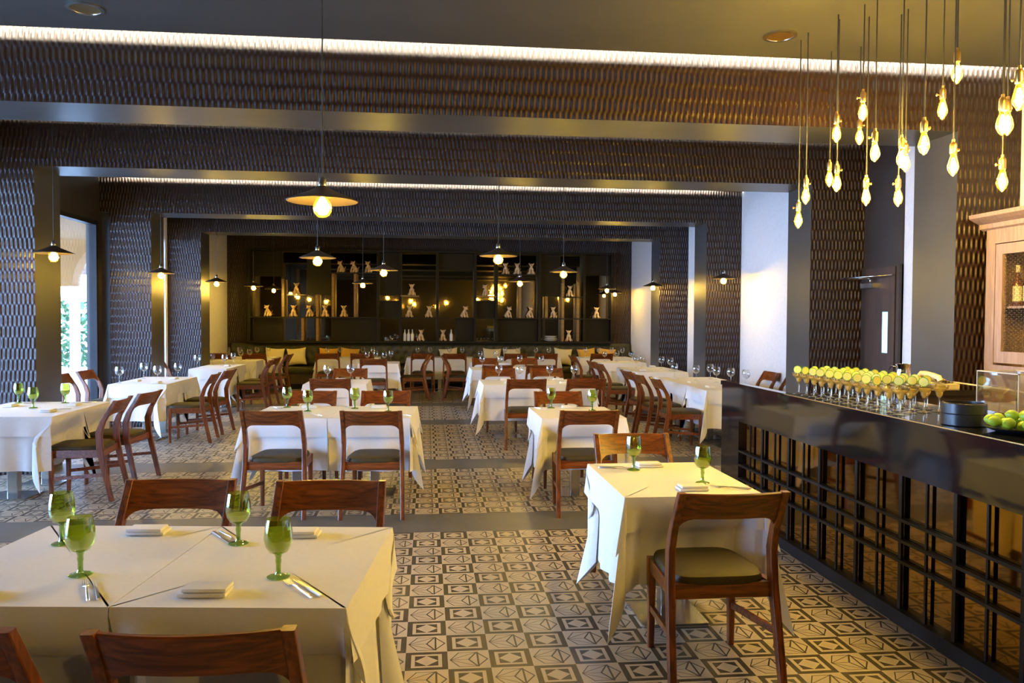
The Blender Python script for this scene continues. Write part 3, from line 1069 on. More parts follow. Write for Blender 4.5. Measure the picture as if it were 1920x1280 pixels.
def build_fork():
    t = thing('dinner_fork', '', 'fork')
    b = MB()
    b.loft([[(x - w, y, z), (x + w, y, z), (x + w * .6, y, z + .0028), (x - w * .6, y, z + .0028)] for x, y, w, z in ((0, -.100, .0035, .001), (0, -.095, .0052, .001), (0, -.03, .0042, .003), (0, .02, .0026, .006), (0, .036, .0045, .005), (0, .046, .0105, .002), (0, .056, .0115, .001))])
    b.obj('handle', MAT['cutlery'], t)
    b = MB()
    for k in range(4):
        x = -.0094 + k * .00627
        b.loft([[(x - w, y, z), (x + w, y, z), (x + w, y, z + .0016), (x - w, y, z + .0016)] for y, w, z in ((.055, .0019, .001), (.08, .0016, .002), (.098, .0008, .005))])
    b.obj('tines', MAT['cutlery'], t)
    return t
fork = Maker(build_fork)

def build_knife():
    t = thing('table_knife', '', 'knife')
    b = MB()
    b.loft([[(-w, y, 0), (w, y, 0), (w * .8, y, h), (-w * .8, y, h)] for y, w, h in ((-.105, .003, .005), (-.10, .0058, .007), (-.02, .0050, .006), (0, .0042, .005))])
    b.obj('handle', MAT['cutlery'], t)
    b = MB()
    b.loft([[(-w, y, .0018), (w2, y, .0018), (w2, y, .0032), (-w, y, .0032)] for y, w, w2 in ((0, .0042, .0042), (.02, .0075, .0055), (.08, .0085, .005), (.105, .001, .004))])
    b.obj('blade', MAT['cutlery'], t)
    return t
knife = Maker(build_knife)

SETS = [  # napkin x,y,turn | cutlery x,y,turn | place
    (-1.430, 2.630, -4, -1.055, 2.640, 24, 'at the near window-side place of the front table'),
    (-1.110, 3.330, 176, -1.400, 3.290, 205, 'at the far window-side place of the front table'),
    (-.690, 2.580, -4, -.395, 2.600, 32, 'at the near bar-side place of the front table'),
    (-.500, 3.240, 176, -.790, 3.235, 212, 'at the far bar-side place of the front table'),
    (1.345, 3.950, 0, 1.560, 3.985, 60, 'at the near place of the small bar table'),
    (1.305, 4.600, 180, 1.100, 4.560, 250, 'at the far place of the small bar table'),
    (-1.20, 7.20, 0, -.98, 7.28, 25, 'near side, window half of second-row double table'),
    (-.42, 7.15, 0, -.20, 7.22, 25, 'near side, aisle half of second-row double table'),
    (-1.12, 7.86, 180, -1.42, 7.86, 205, 'far side, window half of second-row double table'),
    (-.46, 7.83, 180, -.74, 7.83, 205, 'far side, aisle half of second-row double table'),
    (1.32, 7.02, 0, 1.58, 7.06, 25, 'near side of the single table past the bar'),
    (1.38, 7.70, 180, 1.10, 7.66, 205, 'far side of the single table past the bar'),
    (-3.42, 7.66, 90, -3.42, 7.86, 115, 'aisle side of the first window-row table, closer'),
    (-3.42, 8.20, 90, -3.42, 8.44, 115, 'aisle side of the first window-row table, further'),
    (-3.98, 7.66, -90, -3.98, 7.46, -65, 'window side of the first window-row table, closer'),
    (-3.98, 8.14, -90, -3.90, 8.46, -65, 'window side of the first window-row table, further'),
]
for nx, ny, nt_, cx, cy, ct, place in SETS:
    napkin((nx, ny, GZ), radians(nt_), 'folded white napkin ' + place, 'folded napkins')
    a = radians(ct)
    fork((cx - .014 * cos(a), cy - .014 * sin(a), GZ), a, 'silver fork ' + place, 'silver forks')
    knife((cx + .014 * cos(a), cy + .014 * sin(a), GZ), a, 'silver knife ' + place, 'silver knives')
for k, (x, y, tn, place) in enumerate([(-3.52, 10.9, 90, 'second window-row table, closer half'), (-3.52, 11.6, 90, 'second window-row table, further half'), (-3.88, 11.2, 90, 'second window-row table, window edge'),
        (-3.52, 14.62, 90, 'third window-row table'), (1.1, 10.66, 0, 'third-row double table, aisle half'), (1.85, 10.66, 0, 'third-row double table, bar half'),
        (1.1, 11.25, 0, 'third-row double table, far aisle side'), (1.85, 11.25, 0, 'third-row double table, far bar side'), (-1.2, 11.3, 0, 'third-row single table'),
        (3.6, 9.9, 90, 'first bar-side row table, bar end'), (3.6, 10.62, 90, 'first bar-side row table, middle'), (3.6, 11.4, 90, 'first bar-side row table, far end'),
        (3.62, 13.2, 90, 'second bar-side row table'), (4.1, 14.3, 90, 'second bar-side row table, far end')]):
    napkin((x, y, GZ), radians(tn), 'folded white napkin lying on the ' + place, 'folded napkins')

# ------------------------------------------------------------------ the bar
BX, BZ = 2.52, 1.107
bar = thing('bar_counter', 'long polished black bar counter with a metal lattice over bronze mirror panels', 'bar', (0, 0, 0))
b = MB()
b.box(BX - .012, 3.13, .9, 5.42, BZ - .035, BZ)
b.box(BX - .012, BX + .06, 5.42, 6.65, BZ - .035, BZ)
b.obj('counter_top', MAT['black'], bar)
b = MB()
b.box(BX - .014, BX - .012, .9, 5.42, BZ - .006, BZ - .001)
b.obj('edge_strip', MAT['gold'], bar)
b = MB()
b.box(BX, BX + .05, .9, 6.65, .80, BZ - .035)
b.box(BX, BX + .05, 6.27, 6.65, 0, .80)
b.obj('fascia', MAT['black'], bar)
b = MB()
b.box(BX - .012, BX + .06, .9, 6.27, 0, .075)
b.obj('plinth', MAT['blackmetal'], bar)
b = MB()
b.box(BX + .035, BX + .045, .9, 6.27, .075, .80)
b.obj('mirror_panel', MAT['bronze'], bar)
b = MB()
b.box(BX + .046, 3.05, .95, 5.40, .0, BZ - .036)
b.obj('carcass', MAT['darkwall'], bar)
for k in range(12):
    yc = 1.34 + .45 * k
    for dy in (0,):
        b = MB()
        b.box(BX + .010, BX + .026, yc - .013, yc + .013, .075, .80)
        b.obj('lattice_post', MAT['blackmetal'], bar)
    if k < 11:
        for dy in (0,):
            b = MB()
            b.box(BX + .010, BX + .022, yc + .218, yc + .232, .075, .80)
            b.obj('lattice_post', MAT['blackmetal'], bar)
for z in (.335, .447, .559):
    b = MB()
    b.box(BX, BX + .032, .9, 6.27, z - .008, z + .008)
    b.obj('lattice_rail', MAT['blackmetal'], bar)

sc = thing('service_counter', 'black service counter between the bar and the stone pier', 'counter', (0, 0, 0))
b = MB()
b.box(3.30, 4.23, 5.62, 6.06, BZ - .04, BZ)
b.obj('counter_top', MAT['black'], sc)
b = MB()
b.box(3.34, 4.20, 5.66, 6.05, 0, BZ - .04)
b.obj('carcass', MAT['darkwall'], sc)

# margarita glasses in rows along the counter edge, most with a lime wheel on the rim
def build_margarita():
    t = thing('margarita_glass', '', 'glass')
    b = MB()
    b.lathe([(.005, .078), (.011, .082), (.018, .098), (.020, .112), (.032, .122), (.046, .134), (.050, .152), (.0485, .152), (.0445, .136), (.031, .124), (.0185, .114), (.016, .098), (.009, .084), (.001, .081)], 18)
    b.obj('bowl', MAT['cocktail'], t)
    b = MB()
    b.lathe([(.037, 0), (.038, .002), (.012, .007), (.005, .014), (.0045, .076), (.006, .080), (.001, .081)], 16)
    b.obj('stem', MAT['cocktail'], t)
    b = MB()
    b.lathe([(.001, .083), (.009, .085), (.0158, .099), (.018, .114), (.030, .1245), (.041, .134), (.001, .1342)], 18)
    b.obj('drink', MAT['margarita'], t)
    return t
margarita = Maker(build_margarita)

def build_lime():
    b = MB()
    for x0, x1, r, mi in ((-.0032, .0032, .0270, 1), (-.0035, .0035, .0238, 0)):
        b.loft([[(x, r * cos(2 * pi * k / 24), r * sin(2 * pi * k / 24)) for k in range(24)] for x in (x0, x1)], mi=mi, smooth=False)
    o = b.obj('lime_slice', [MAT['limeflesh'], MAT['limerind']])
    return tag(o, '', 'lime slice')
lime_proto = build_lime()
lime_used = False

def put_lime(x, y, lab):
    global lime_used
    o = lime_proto if not lime_used else lime_proto.copy()
    if lime_used:
        C.objects.link(o)
    lime_used = True
    o.location = (x - .030, y - .038, BZ + .158 + .018)
    o.rotation_euler = (rnd.uniform(-.12, .12), rnd.uniform(-.25, .25), pi / 2 - .35 + rnd.uniform(-.5, .5))
    o['label'] = lab
    o['group'] = 'lime wheels on the margarita glasses'

ROWN = ['front row', 'second row', 'third row', 'back row']
NTH = ['first', 'second', 'third', 'fourth', 'fifth', 'sixth', 'seventh', 'eighth', 'ninth', 'tenth', 'eleventh', 'twelfth', 'thirteenth']
for r in range(4):
    n = (12, 11, 11, 10)[r]
    for k in range(n):
        x = 2.585 + .108 * r + rnd.uniform(-.004, .004)
        y = 5.36 - .1105 * k - .03 * (r % 2) + rnd.uniform(-.003, .003)
        if r == 3:
            y -= .05
        margarita((x, y, BZ + .0015), rnd.uniform(0, 6), 'margarita glass on the bar, %s, %s from the far end' % (ROWN[r], NTH[k]), 'margarita glasses on the bar')
        if not (r == 0 and k >= 10) and not (r == 1 and k >= 10) and not (r == 3 and k >= 9):
            put_lime(x, y, 'lime wheel on the rim of a bar glass, %s, %s from the far end' % (ROWN[r], NTH[k]))

# black round caddy, lime tray, acrylic box
t = thing('round_caddy', 'glossy black round caddy next to the margarita glasses', 'caddy', (2.67, 3.74, BZ + .001))
b = MB()
b.lathe([(.001, 0), (.098, 0), (.102, .004), (.102, .055), (.100, .057), (.100, .059), (.102, .061), (.102, .108), (.098, .112), (.092, .112), (.090, .02), (.001, .02)], 40)
b.obj('body', MAT['dark'], t)
b = MB()
b.lathe([(.1025, .056), (.1035, .058), (.1025, .060)], 40)
b.obj('band', MAT['blackmetal'], t)
t = thing('serving_tray', 'round black tray with a silver rim on the bar top', 'tray', (2.755, 3.455, BZ + .001))
b = MB()
b.lathe([(.001, 0), (.10, 0), (.16, .022), (.156, .026), (.10, .008), (.001, .008)], 40)
b.obj('dish', MAT['dark'], t)
b = MB()
b.lathe([(.155, .0225), (.164, .023), (.165, .027), (.155, .027)], 40)
b.obj('rim', MAT['chrome'], t)
lp = MB()
lp.lathe([(.001, -.031), (.012, -.027), (.022, -.016), (.026, 0), (.022, .016), (.012, .027), (.004, .032), (.001, .034)], 16)
lime_mesh = lp.mesh('lime', MAT['lime'])
spots = [(0, 0, 0)] + [(.068 * cos(a), .068 * sin(a), 0) for a in [k * pi / 3 for k in range(6)]] + [(.123 * cos(.5 + k * 2 * pi / 10), .123 * sin(.5 + k * 2 * pi / 10), .016) for k in range(10)] + [(.036 * cos(a), .036 * sin(a), .042) for a in (.4, 2.5, 4.6)]
for k, (x, y, z) in enumerate(spots):
    o = bpy.data.objects.new('lime', lime_mesh)
    C.objects.link(o)
    o.location = (2.755 + x, 3.455 + y, BZ + .0105 + .026 + z)
    o.rotation_euler = (pi / 2 + rnd.uniform(-.25, .25), 0, rnd.uniform(0, 6))
    pl = 'in the middle' if k == 0 else 'in the inner ring' if k < 7 else 'in the outer ring' if k < 17 else 'on top'
    tag(o, 'green lime heaped on the black tray, ' + pl, 'lime', 'limes on the tray')
t = thing('acrylic_box', 'clear acrylic box standing open on the bar behind the lime tray', 'box', (2.985, 3.78, BZ + .001))
b = MB()
for x0, x1, y0, y1 in ((-.11, .11, -.15, -.146), (-.11, .11, .146, .15), (-.11, -.106, -.15, .15), (.106, .11, -.15, .15)):
    b.box(x0, x1, y0, y1, 0, .255)
b.box(-.11, .11, -.15, .15, .0, .004)
b.obj('walls', MAT['acrylic'], t)
b = MB()
for x0, x1, y0, y1 in ((-.112, .112, -.152, -.146), (-.112, .112, .146, .152), (-.112, -.106, -.152, .152), (.106, .112, -.152, .152)):
    b.box(x0, x1, y0, y1, .255, .260)
for sx in (-1, 1):
    for sy in (-1, 1):
        b.box(sx * .109 - .002, sx * .109 + .002, sy * .149 - .002, sy * .149 + .002, 0, .256)
b.obj('edges', MAT['phone'], t)

# telephone and jug on the service counter
t = thing('telephone', 'cream desk telephone on the black service counter', 'telephone', (3.92, 5.80, BZ + .001), .2)
b = MB()
b.loft([[(-.11, y, 0), (.11, y, 0), (.11, y, h), (-.11, y, h)] for y, h in ((-.10, .035), (.02, .055), (.10, .085))], smooth=False)
b.obj('base', MAT['phone'], t)
b = MB()
b.tube([(-.075, -.10, .062), (-.075, -.085, .088), (-.075, -.03, .100), (-.075, .05, .110), (-.075, .085, .108), (-.075, .10, .09)], .022, 10)
b.obj('handset', MAT['phone'], t)
b = MB()
for i in range(3):
    for j in range(4):
        b.box(.0 + i * .03, .02 + i * .03, -.07 + j * .03, -.052 + j * .03, .036 + j * .006, .046 + j * .006)
b.obj('keypad', MAT['shade'], t)
b = MB()
pts = [Matrix.Rotation(-.2, 3, 'Z') @ (Vector(p) - t.location) for p in ((4.02, 5.76, BZ + .05), (4.12, 5.66, BZ + .035), (4.25, 5.45, BZ + .015), (4.36, 5.20, BZ - .01), (4.42, 4.9, BZ - .03))]
b.tube(pts, .006, 8)
b.obj('cord', MAT['phone'], t)
t = thing('water_jug', 'shiny metal jug standing behind the margarita glasses', 'jug', (3.66, 5.84, BZ + .001), 2.6)
b = MB()
b.lathe([(.001, 0), (.052, 0), (.060, .02), (.062, .07), (.052, .12), (.050, .15), (.058, .185), (.055, .185), (.047, .15), (.049, .12), (.058, .07), (.056, .022), (.001, .006)], 24)
b.obj('body', MAT['chrome'], t)
b = MB()
b.tube([(.052, 0, .16), (.085, 0, .165), (.105, 0, .13), (.100, 0, .08), (.060, 0, .05)], .006, 8)
b.obj('handle', MAT['chrome'], t)

# pale wooden cabinet with wire-mesh doors
cab = thing('wooden_cabinet', 'pale wooden cabinet with a crown moulding and wire mesh door', 'cabinet', (0, 0, 0))
CX, CY0, CY1 = 4.47, 4.2, 6.03
b = MB()
b.box(CX, CX + .03, CY1 - .10, CY1, 0, 2.38)
b.box(CX, CX + .03, CY0, CY0 + .10, 0, 2.38)
b.box(CX, CX + .03, CY0 + .10, CY1 - .10, 2.24, 2.38)
b.box(CX, CX + .03, CY0 + .10, CY1 - .10, 1.12, 1.28)
b.box(CX, CX + .03, CY0 + .10, CY1 - .10, 0, 1.12)
b.box(CX + .03, 4.788, CY1 - .03, CY1, 0, 2.38)
b.box(CX + .03, 4.788, CY0, CY0 + .03, 0, 2.38)
b.box(CX + .03, 4.788, CY0, CY1, 2.36, 2.38)
b.box(4.776, 4.788, CY0 + .03, CY1 - .03, 0, 2.36)
b.obj('body', MAT['cabinet'], cab)
b = MB()
prof = [(CX + .005, 2.35), (CX - .025, 2.365), (CX - .03, 2.40), (CX - .075, 2.42), (CX - .12, 2.445), (CX - .125, 2.475), (CX + .05, 2.475)]
rings = []
for y in (CY0 - .12, CY1 + .10):
    rings.append([(x, y, z) for x, z in prof])
b.loft(rings, smooth=False)
b.obj('crown_moulding', MAT['cabinet'], cab)
for name, y0, y1 in (('door', 5.12, 5.905), ('door', 4.32, 5.105)):
    b = MB()
    x0, x1 = CX - .012, CX + .022
    b.box(x0, x1, y1 - .075, y1, 1.30, 2.23)
    b.box(x0, x1, y0, y0 + .075, 1.30, 2.23)
    b.box(x0, x1, y0 + .075, y1 - .075, 2.15, 2.23)
    b.box(x0, x1, y0 + .075, y1 - .075, 1.30, 1.39)
    d = b.obj(name, MAT['cabinet'], cab)
    b = MB()
    a0, a1 = y0 + .075, y1 - .075
    h = .030
    ny, nz = int((a1 - a0) / (h * .866)), int(.76 / h)
    for i in range(ny + 1):
        for j in range(nz + 1):
            yc = a0 + i * h * .866
            zc = 1.39 + (j + .5 * (i % 2)) * h
            if zc > 2.15:
                continue
            for dy, dz in ((.866 * h / 2, h / 4), (-.866 * h / 2, h / 4), (0, -h / 2)):
                p, q = Vector((CX + .004, yc, zc)), Vector((CX + .004, min(max(yc + dy, a0), a1), min(max(zc + dz, 1.39), 2.15)))
                n = Vector((0, -(q - p).z, (q - p).y))
                if n.length < 1e-5:
                    continue
                n = n.normalized() * .0011
                b.add([p - n, q - n, q + n, p + n, p - n + Vector((.002, 0, 0)), q - n + Vector((.002, 0, 0)), q + n + Vector((.002, 0, 0)), p + n + Vector((.002, 0, 0))], [(0, 1, 2, 3), (4, 7, 6, 5), (0, 4, 5, 1), (3, 2, 6, 7)])
    b.obj('wire_mesh', MAT['wire'], d)
for z in (1.745,):
    b = MB()
    b.box(CX + .04, 4.775, CY0 + .03, CY1 - .03, z - .018, z)
    b.obj('shelf', MAT['cabinet'], cab)
for k, (y, s) in enumerate(((5.84, 1.0), (5.72, 1.05))):
    t = thing('liquor_bottle', ['dark liquor bottle with yellowed label behind the cabinet wire mesh', 'second dark liquor bottle deeper along the cabinet shelf'][k], 'bottle', (4.60, y, 1.7465), 0, 'liquor bottles in the cabinet')
    b = MB()
    b.lathe([(.001, 0), (.036, 0), (.038, .006), (.038, .17), (.030, .20), (.016, .225), (.0135, .275), (.001, .276)], 20)
    b.obj('glass_body', MAT['amber'], t)
    b = MB()
    b.lathe([(.0155, .262), (.0155, .318), (.001, .319)], 14)
    b.obj('cap', MAT['paper'], t)
    b = MB()
    b.lathe([(.0386, .035), (.0386, .155)], 20)
    b.obj('label', MAT['paper'], t)

# ------------------------------------------------------------------ lamps
def ceil_at(y):
    return CEIL

def build_saucer():
    t = thing('pendant_lamp', '', 'lamp')
    b = MB()
    b.lathe([(.186, 0), (.190, .004), (.130, .030), (.075, .052), (.034, .074), (.022, .082), (.020, .079), (.033, .070), (.074, .047), (.130, .025), (.186, 0)], 40)
    b.obj('shade', MAT['shade'], t)
    b = MB()
    b.lathe([(.001, .135), (.010, .132), (.013, .128), (.021, .118), (.023, .085), (.022, .070), (.018, .025), (.001, .024)], 16)
    b.obj('socket', MAT['socket'], t)
    b = MB()
    b.lathe([(.012, .030), (.020, .020), (.036, .006), (.047, -.016), (.050, -.036), (.046, -.057), (.034, -.074), (.018, -.083), (.001, -.086)], 24)
    bu = b.obj('bulb', MAT['bulbglass'], t)
    b = MB()
    b.ellipsoid((0, 0, -.034), (.036, .036, .038), 16, 10)
    b.obj('glowing_filament', MAT['globe'], bu)
    b = MB()
    b.lathe([(.004, .130), (.004, CEIL - 2.245)], 8)
    c = b.obj('cord', MAT['cord'], t)
    b = MB()
    b.lathe([(.045, CEIL - 2.245), (.045, CEIL - 2.262), (.030, CEIL - 2.270), (.001, CEIL - 2.270)], 20)
    b.obj('ceiling_rose', MAT['shade'], t)
    return t
saucer = Maker(build_saucer)
for x, y, lab in [
    (-.56, 4.39, 'big saucer pendant lamp hanging over the front double table'),
    (.45, -.6, 'saucer pendant lamp behind the camera, over the front aisle'),
    (-1.3, -.9, 'saucer pendant lamp behind the camera, towards the windows'),
    (-3.69, 8.41, 'saucer pendant lamp in front of the first stone pier on the window side'),
    (-3.79, 11.95, 'saucer pendant lamp by the second stone pier on the window side'),
    (-1.14, 8.54, 'saucer pendant lamp over the second-row double table'),
    (-3.72, 15.06 - .35, 'saucer pendant lamp in front of the pale end wall, window side'),
    (-3.47, 16.55, 'saucer pendant lamp nearest the edge of the mirror shelving, window side'),
    (-3.36, 18.09, 'small saucer pendant lamp over the first banquette table'),
    (-.57, 10.61, 'saucer pendant lamp over the middle aisle, third row'),
    (-1.16, 14.68, 'saucer pendant lamp over the aisle at the fourth beam'),
    (.70, 7.97, 'saucer pendant lamp beside the single table in the second row'),
    (1.79, 10.50, 'saucer pendant lamp over the third-row double table'),
    (1.54, 13.37, 'saucer pendant lamp over the fourth-row double table'),
    (3.67, 16.21, 'saucer pendant lamp over the third bar-side row table'),
    (4.40, 18.6, 'saucer pendant lamp at the far bar-side corner of the room'),
    (4.18, 14.61, 'saucer pendant lamp in front of the fourth pier, bar side'),
    (4.45, 11.74, 'saucer pendant lamp in front of the third pier, bar side'),
]:
    saucer((x, y, 2.245), rnd.uniform(0, 6), lab, 'saucer pendant lamps')

BULBM = {}

def edison(x, y, z, lab, turn):
    """z: height of the bulb tip"""
    t = thing('filament_pendant', lab, 'lamp', (x, y, z), turn, 'bare bulb pendants over the bar')
    if not BULBM:
        b = MB()
        b.lathe([(.001, 0), (.008, .004), (.022, .026), (.0295, .044), (.030, .056), (.024, .082), (.016, .108), (.0125, .128), (.001, .129)], 20)
        BULBM['bulb'] = b.mesh('bulb', MAT['bulbglass'])
        b = MB()
        b.lathe([(.001, .018), (.012, .028), (.016, .048), (.012, .078), (.006, .100), (.001, .104)], 12)
        BULBM['glowing_filament'] = b.mesh('glowing_filament', MAT['edison'])
        b = MB()
        b.lathe([(.001, .124), (.0175, .126), (.0185, .132), (.0185, .172), (.0165, .182), (.009, .190), (.008, .205), (.001, .206)], 16)
        BULBM['socket'] = b.mesh('socket', MAT['brass'])
        b = MB()
        b.tube([(.017, 0, .150), (.034, 0, .150)], .0035, 8)
        b.ellipsoid((.036, 0, .150), (.004, .009, .009), 10, 6)
        BULBM['switch_key'] = b.mesh('switch_key', MAT['brass'])
    for n in ('bulb', 'socket', 'switch_key'):
        o = bpy.data.objects.new(n, BULBM[n])
        C.objects.link(o)
        o.parent = t
        if n == 'bulb':
            fl = bpy.data.objects.new('glowing_filament', BULBM['glowing_filament'])
            C.objects.link(fl)
            fl.parent = o
    b = MB()
    b.lathe([(.0042, .204), (.0042, CEIL - z)], 8)
    b.obj('cord', MAT['cord'], t)

ED = [(2.67, 5.58, 2.29), (2.65, 5.43, 2.44), (3.01, 5.79, 2.63), (2.74, 5.17, 2.49), (2.69, 5.09, 2.80), (3.17, 5.66, 2.92), (2.77, 4.91, 2.90), (2.71, 4.66, 2.59), (2.91, 5.10, 2.39),
      (2.92, 4.72, 2.57), (3.09, 4.95, 2.59), (3.10, 4.95 + .09, 2.38), (2.67, 4.11, 2.52), (3.07, 4.55, 2.83), (2.97, 4.28, 2.96), (2.91, 4.21, 2.43), (2.85, 3.75, 2.55), (3.03, 3.95, 2.60), (3.16, 4.15, 2.34), (2.67, 3.41, 2.58)]
EDL = ['lowest bare bulb at the window-side end of the bar cluster', 'second lowest bare bulb at the window-side end of the bar cluster', 'bare bulb half hidden behind another, before the dark panel by the door', 'bare bulb just in front of a half hidden one, before the dark panel',
       'bare bulb hanging alone over the big front beam end, first of the row', 'bare bulb tucked directly under a higher bulb with a brass key', 'upper bare bulb directly over another, under the big front beam', 'bare bulb with its brass key turned to the windows, under the beam',
       'bare bulb hanging low in front of the dark door wall', 'uppermost of the three bare bulbs in front of the door edge', 'middle of the three bare bulbs in front of the door edge', 'lowest of the three bare bulbs, before the white strip of wall', 'large bare bulb hanging before the corner of the stone pier',
       'bare bulb high before the beam, just under the bright cove light', 'highest bare bulb, its tip at the bright cove light', 'bare bulb in front of the stone pier and dark wave panel', 'front one of two touching bare bulbs above the wooden cabinet', 'rear one of two touching bare bulbs above the wooden cabinet',
       'bare bulb hanging just over the crown of the wooden cabinet', 'big bare bulb at the picture edge above the wooden cabinet']
for k, (x, y, z) in enumerate(ED):
    edison(x, y, z, EDL[k], [2.6, .3, .8, .2, .3, .1, 2.9, 3.0, .2, .4, .5, 3.1, .2, 3.0, .7, .2, 1.2, .5, 3.0, 1.8][k])

for k, (x, y, z) in enumerate(((2.78, 3.10, 2.75), (3.05, 3.25, 2.45), (2.72, 2.75, 2.62), (3.10, 2.60, 2.85), (2.85, 2.20, 2.50))):
    edison(x, y, z, 'bare bulb over the near part of the bar, outside the picture, ' + NTH[k] + ' towards the camera', k * .9)

for k, (x, y) in enumerate(((2.48, 5.51), (-2.23, 5.57))):
    t = thing('recessed_downlight', ['unlit round downlight in the front ceiling, above the bar bulbs', 'unlit round downlight in the front ceiling, towards the windows'][k], 'downlight', (x, y, CEIL), 0, 'recessed ceiling downlights')
    b = MB()
    b.lathe([(.118, -.0005), (.118, -.008), (.092, -.010), (.090, -.004), (.118, -.0005)], 32)
    b.obj('trim_ring', MAT['socket'], t)
    b = MB()
    b.lathe([(.090, -.006), (.060, -.002), (.001, -.0015)], 32)
    b.obj('reflector', MAT['brass'], t)

# ------------------------------------------------------------------ back wall: mirror shelving, figurines, banquette
WY = 19.2
def zx(px):
    """width position on the shelving, photo measure to metres"""
    return -4.05 + (px - 475) * (8.45 / 665)
SH = thing('mirror_shelving', 'wide dark shelving unit with smoked mirrors on the end wall', 'shelving', (0, 0, 0))
Z0, Z1, ZM, ZU, ZT = 1.09, 3.16, 1.645, 2.16, 2.68
b = MB()
b.box(-4.05, 4.40, WY - .018, WY - .002, Z0, Z1)
b.obj('mirror', MAT['mirror'], SH)
b = MB()
for x0, x1, z0, z1 in ((-4.10, -4.04, Z0 - .05, Z1 + .05), (4.38, 4.44, Z0 - .05, Z1 + .05), (-4.04, 4.38, Z1, Z1 + .05), (-4.04, 4.38, Z0 - .05, Z0)):
    b.box(x0, x1, WY - .30, WY - .002, z0, z1)
b.obj('frame', MAT['shelf'], SH)
b = MB()
b.box(-4.04, 4.38, WY - .28, WY - .018, ZM - .03, ZM)
b.obj('shelf', MAT['shelf'], SH)
for p0, p1, z in ((540, 572, ZU), (744, 778, ZU), (884, 922, ZU), (1046, 1085, ZU), (617, 703, ZT), (922, 1003, ZT)):
    b = MB()
    b.box(zx(p0), zx(p1), WY - .26, WY - .018, z - .025, z)
    b.obj('shelf', MAT['shelfwood'] if p0 in (540, 744, 884) else MAT['shelf'], SH)
for p, z0, z1, wd in ((533, ZM, ZU + .35, 1), (568, Z0, ZM - .03, 1), (594, Z0, ZU, 1), (622, ZM, ZT - .03, 1), (662, ZM, ZT - .03, 1), (703, Z0, Z1, 0), (744, Z0, Z1, 0), (812, Z0, Z1, 0), (882, Z0, Z1, 0), (922, Z0, Z1, 0), (966, ZM, ZT, 1), (1003, Z0, Z1, 0), (1016, ZM, ZU, 1), (1047, Z0, ZT - .2, 1), (1076, Z0, ZT - .2, 1), (1088, Z0, Z1, 0)):
    b = MB()
    b.box(zx(p) - .03, zx(p) + .03, WY - .25, WY - .018, z0, z1)
    b.obj('divider', MAT['shelfwood'] if wd else MAT['shelf'], SH)
for p0, p1, z0, z1 in ((478, 530, Z0, ZM - .03), (617, 700, Z0, ZM - .03), (846, 880, Z0, ZM - .03), (925, 1001, Z0, ZM - .03), (1090, 1139, Z0, ZM - .03), (573, 616, ZU, Z1), (478, 530, ZT - .1, Z1), (706, 742, ZU, Z1), (814, 880, ZT + .1, Z1), (1005, 1044, ZU, Z1), (1090, 1139, ZT, Z1), (706, 742, ZM, ZU - .12), (885, 920, ZM, ZU - .1)):
    b = MB()
    b.box(zx(p0), zx(p1), WY - .06, WY - .019, z0, z1)
    b.obj('panel', MAT['shelf'], SH)

def build_dog():
    b = MB()
    def caps(p, q, r0, r1):
        p, q = Vector(p), Vector(q)
        for i in range(7):
            f = i / 6
            c = p.lerp(q, f)
            r = r0 + (r1 - r0) * f
            b.ellipsoid(c, (r, r, r), 12, 8)
    caps((0, .040, .066), (0, -.015, .140), .056, .044)      # haunch to chest
    caps((0, -.02, .145), (0, -.045, .200), .034, .028)      # neck
    b.ellipsoid((0, -.058, .222), (.046, .046, .036), 14, 10)
    caps((0, -.085, .212), (0, -.122, .204), .024, .018)     # muzzle
    for s in (-1, 1):
        caps((s * .036, -.045, .125), (s * .040, -.085, .016), .020, .017)   # forelegs
        caps((s * .056, .03, .050), (s * .078, -.030, .020), .028, .020)     # hind legs
        caps((s * .036, -.048, .240), (s * .060, -.050, .262), .016, .010)   # ears
    caps((0, .09, .05), (.04, .115, .14), .013, .008)          # tail
    me = b.mesh('dog_raw', MAT['terracotta'])
    o = bpy.data.objects.new('dog_raw', me)
    C.objects.link(o)
    m = o.modifiers.new('r', 'REMESH')
    m.mode = 'VOXEL'
    m.voxel_size = .007
    m2 = o.modifiers.new('s', 'SMOOTH')
    m2.iterations = 2
    dg = bpy.context.evaluated_depsgraph_get()
    out = bpy.data.meshes.new_from_object(o.evaluated_get(dg))
    out.name = 'dog_figurine'
    bpy.data.objects.remove(o)
    for p in out.polygons:
        p.use_smooth = True
    zmin = min(v.co.z for v in out.vertices)
    for v in out.vertices:
        v.co.z -= zmin
    return out
dog_mesh = build_dog()
DOGS = [(505, ZM), (550, ZM), (580, ZM), (607, ZM), (641, ZM), (760, ZM), (796, ZM), (862, ZM), (944, ZM), (985, ZM), (1031, ZM), (1113, ZM),
        (555, ZU), (765, ZU), (903, ZU), (1061, ZU), (636, ZT), (660, ZT), (686, ZT), (940, ZT), (962, ZT), (988, ZT), (781, Z0), (822, Z0), (1060, Z0)]
cnt = {}
for px, z in DOGS:
    lv = {ZM: 'long middle shelf', ZU: 'short upper shelves', ZT: 'topmost shelves', Z0: 'bottom ledge'}[z]
    cnt[lv] = cnt.get(lv, 0) + 1
    o = bpy.data.objects.new('dog_figurine', dog_mesh)
    C.objects.link(o)
    o.location = (zx(px), WY - .145, z + .001)
    o.rotation_euler = (0, 0, rnd.uniform(-.7, .7))
    tag(o, 'pottery sitting dog on the %s of the mirror shelving, %s from the windows' % (lv, NTH[cnt[lv] - 1]), 'figurine', 'pottery dogs on the mirror shelving')
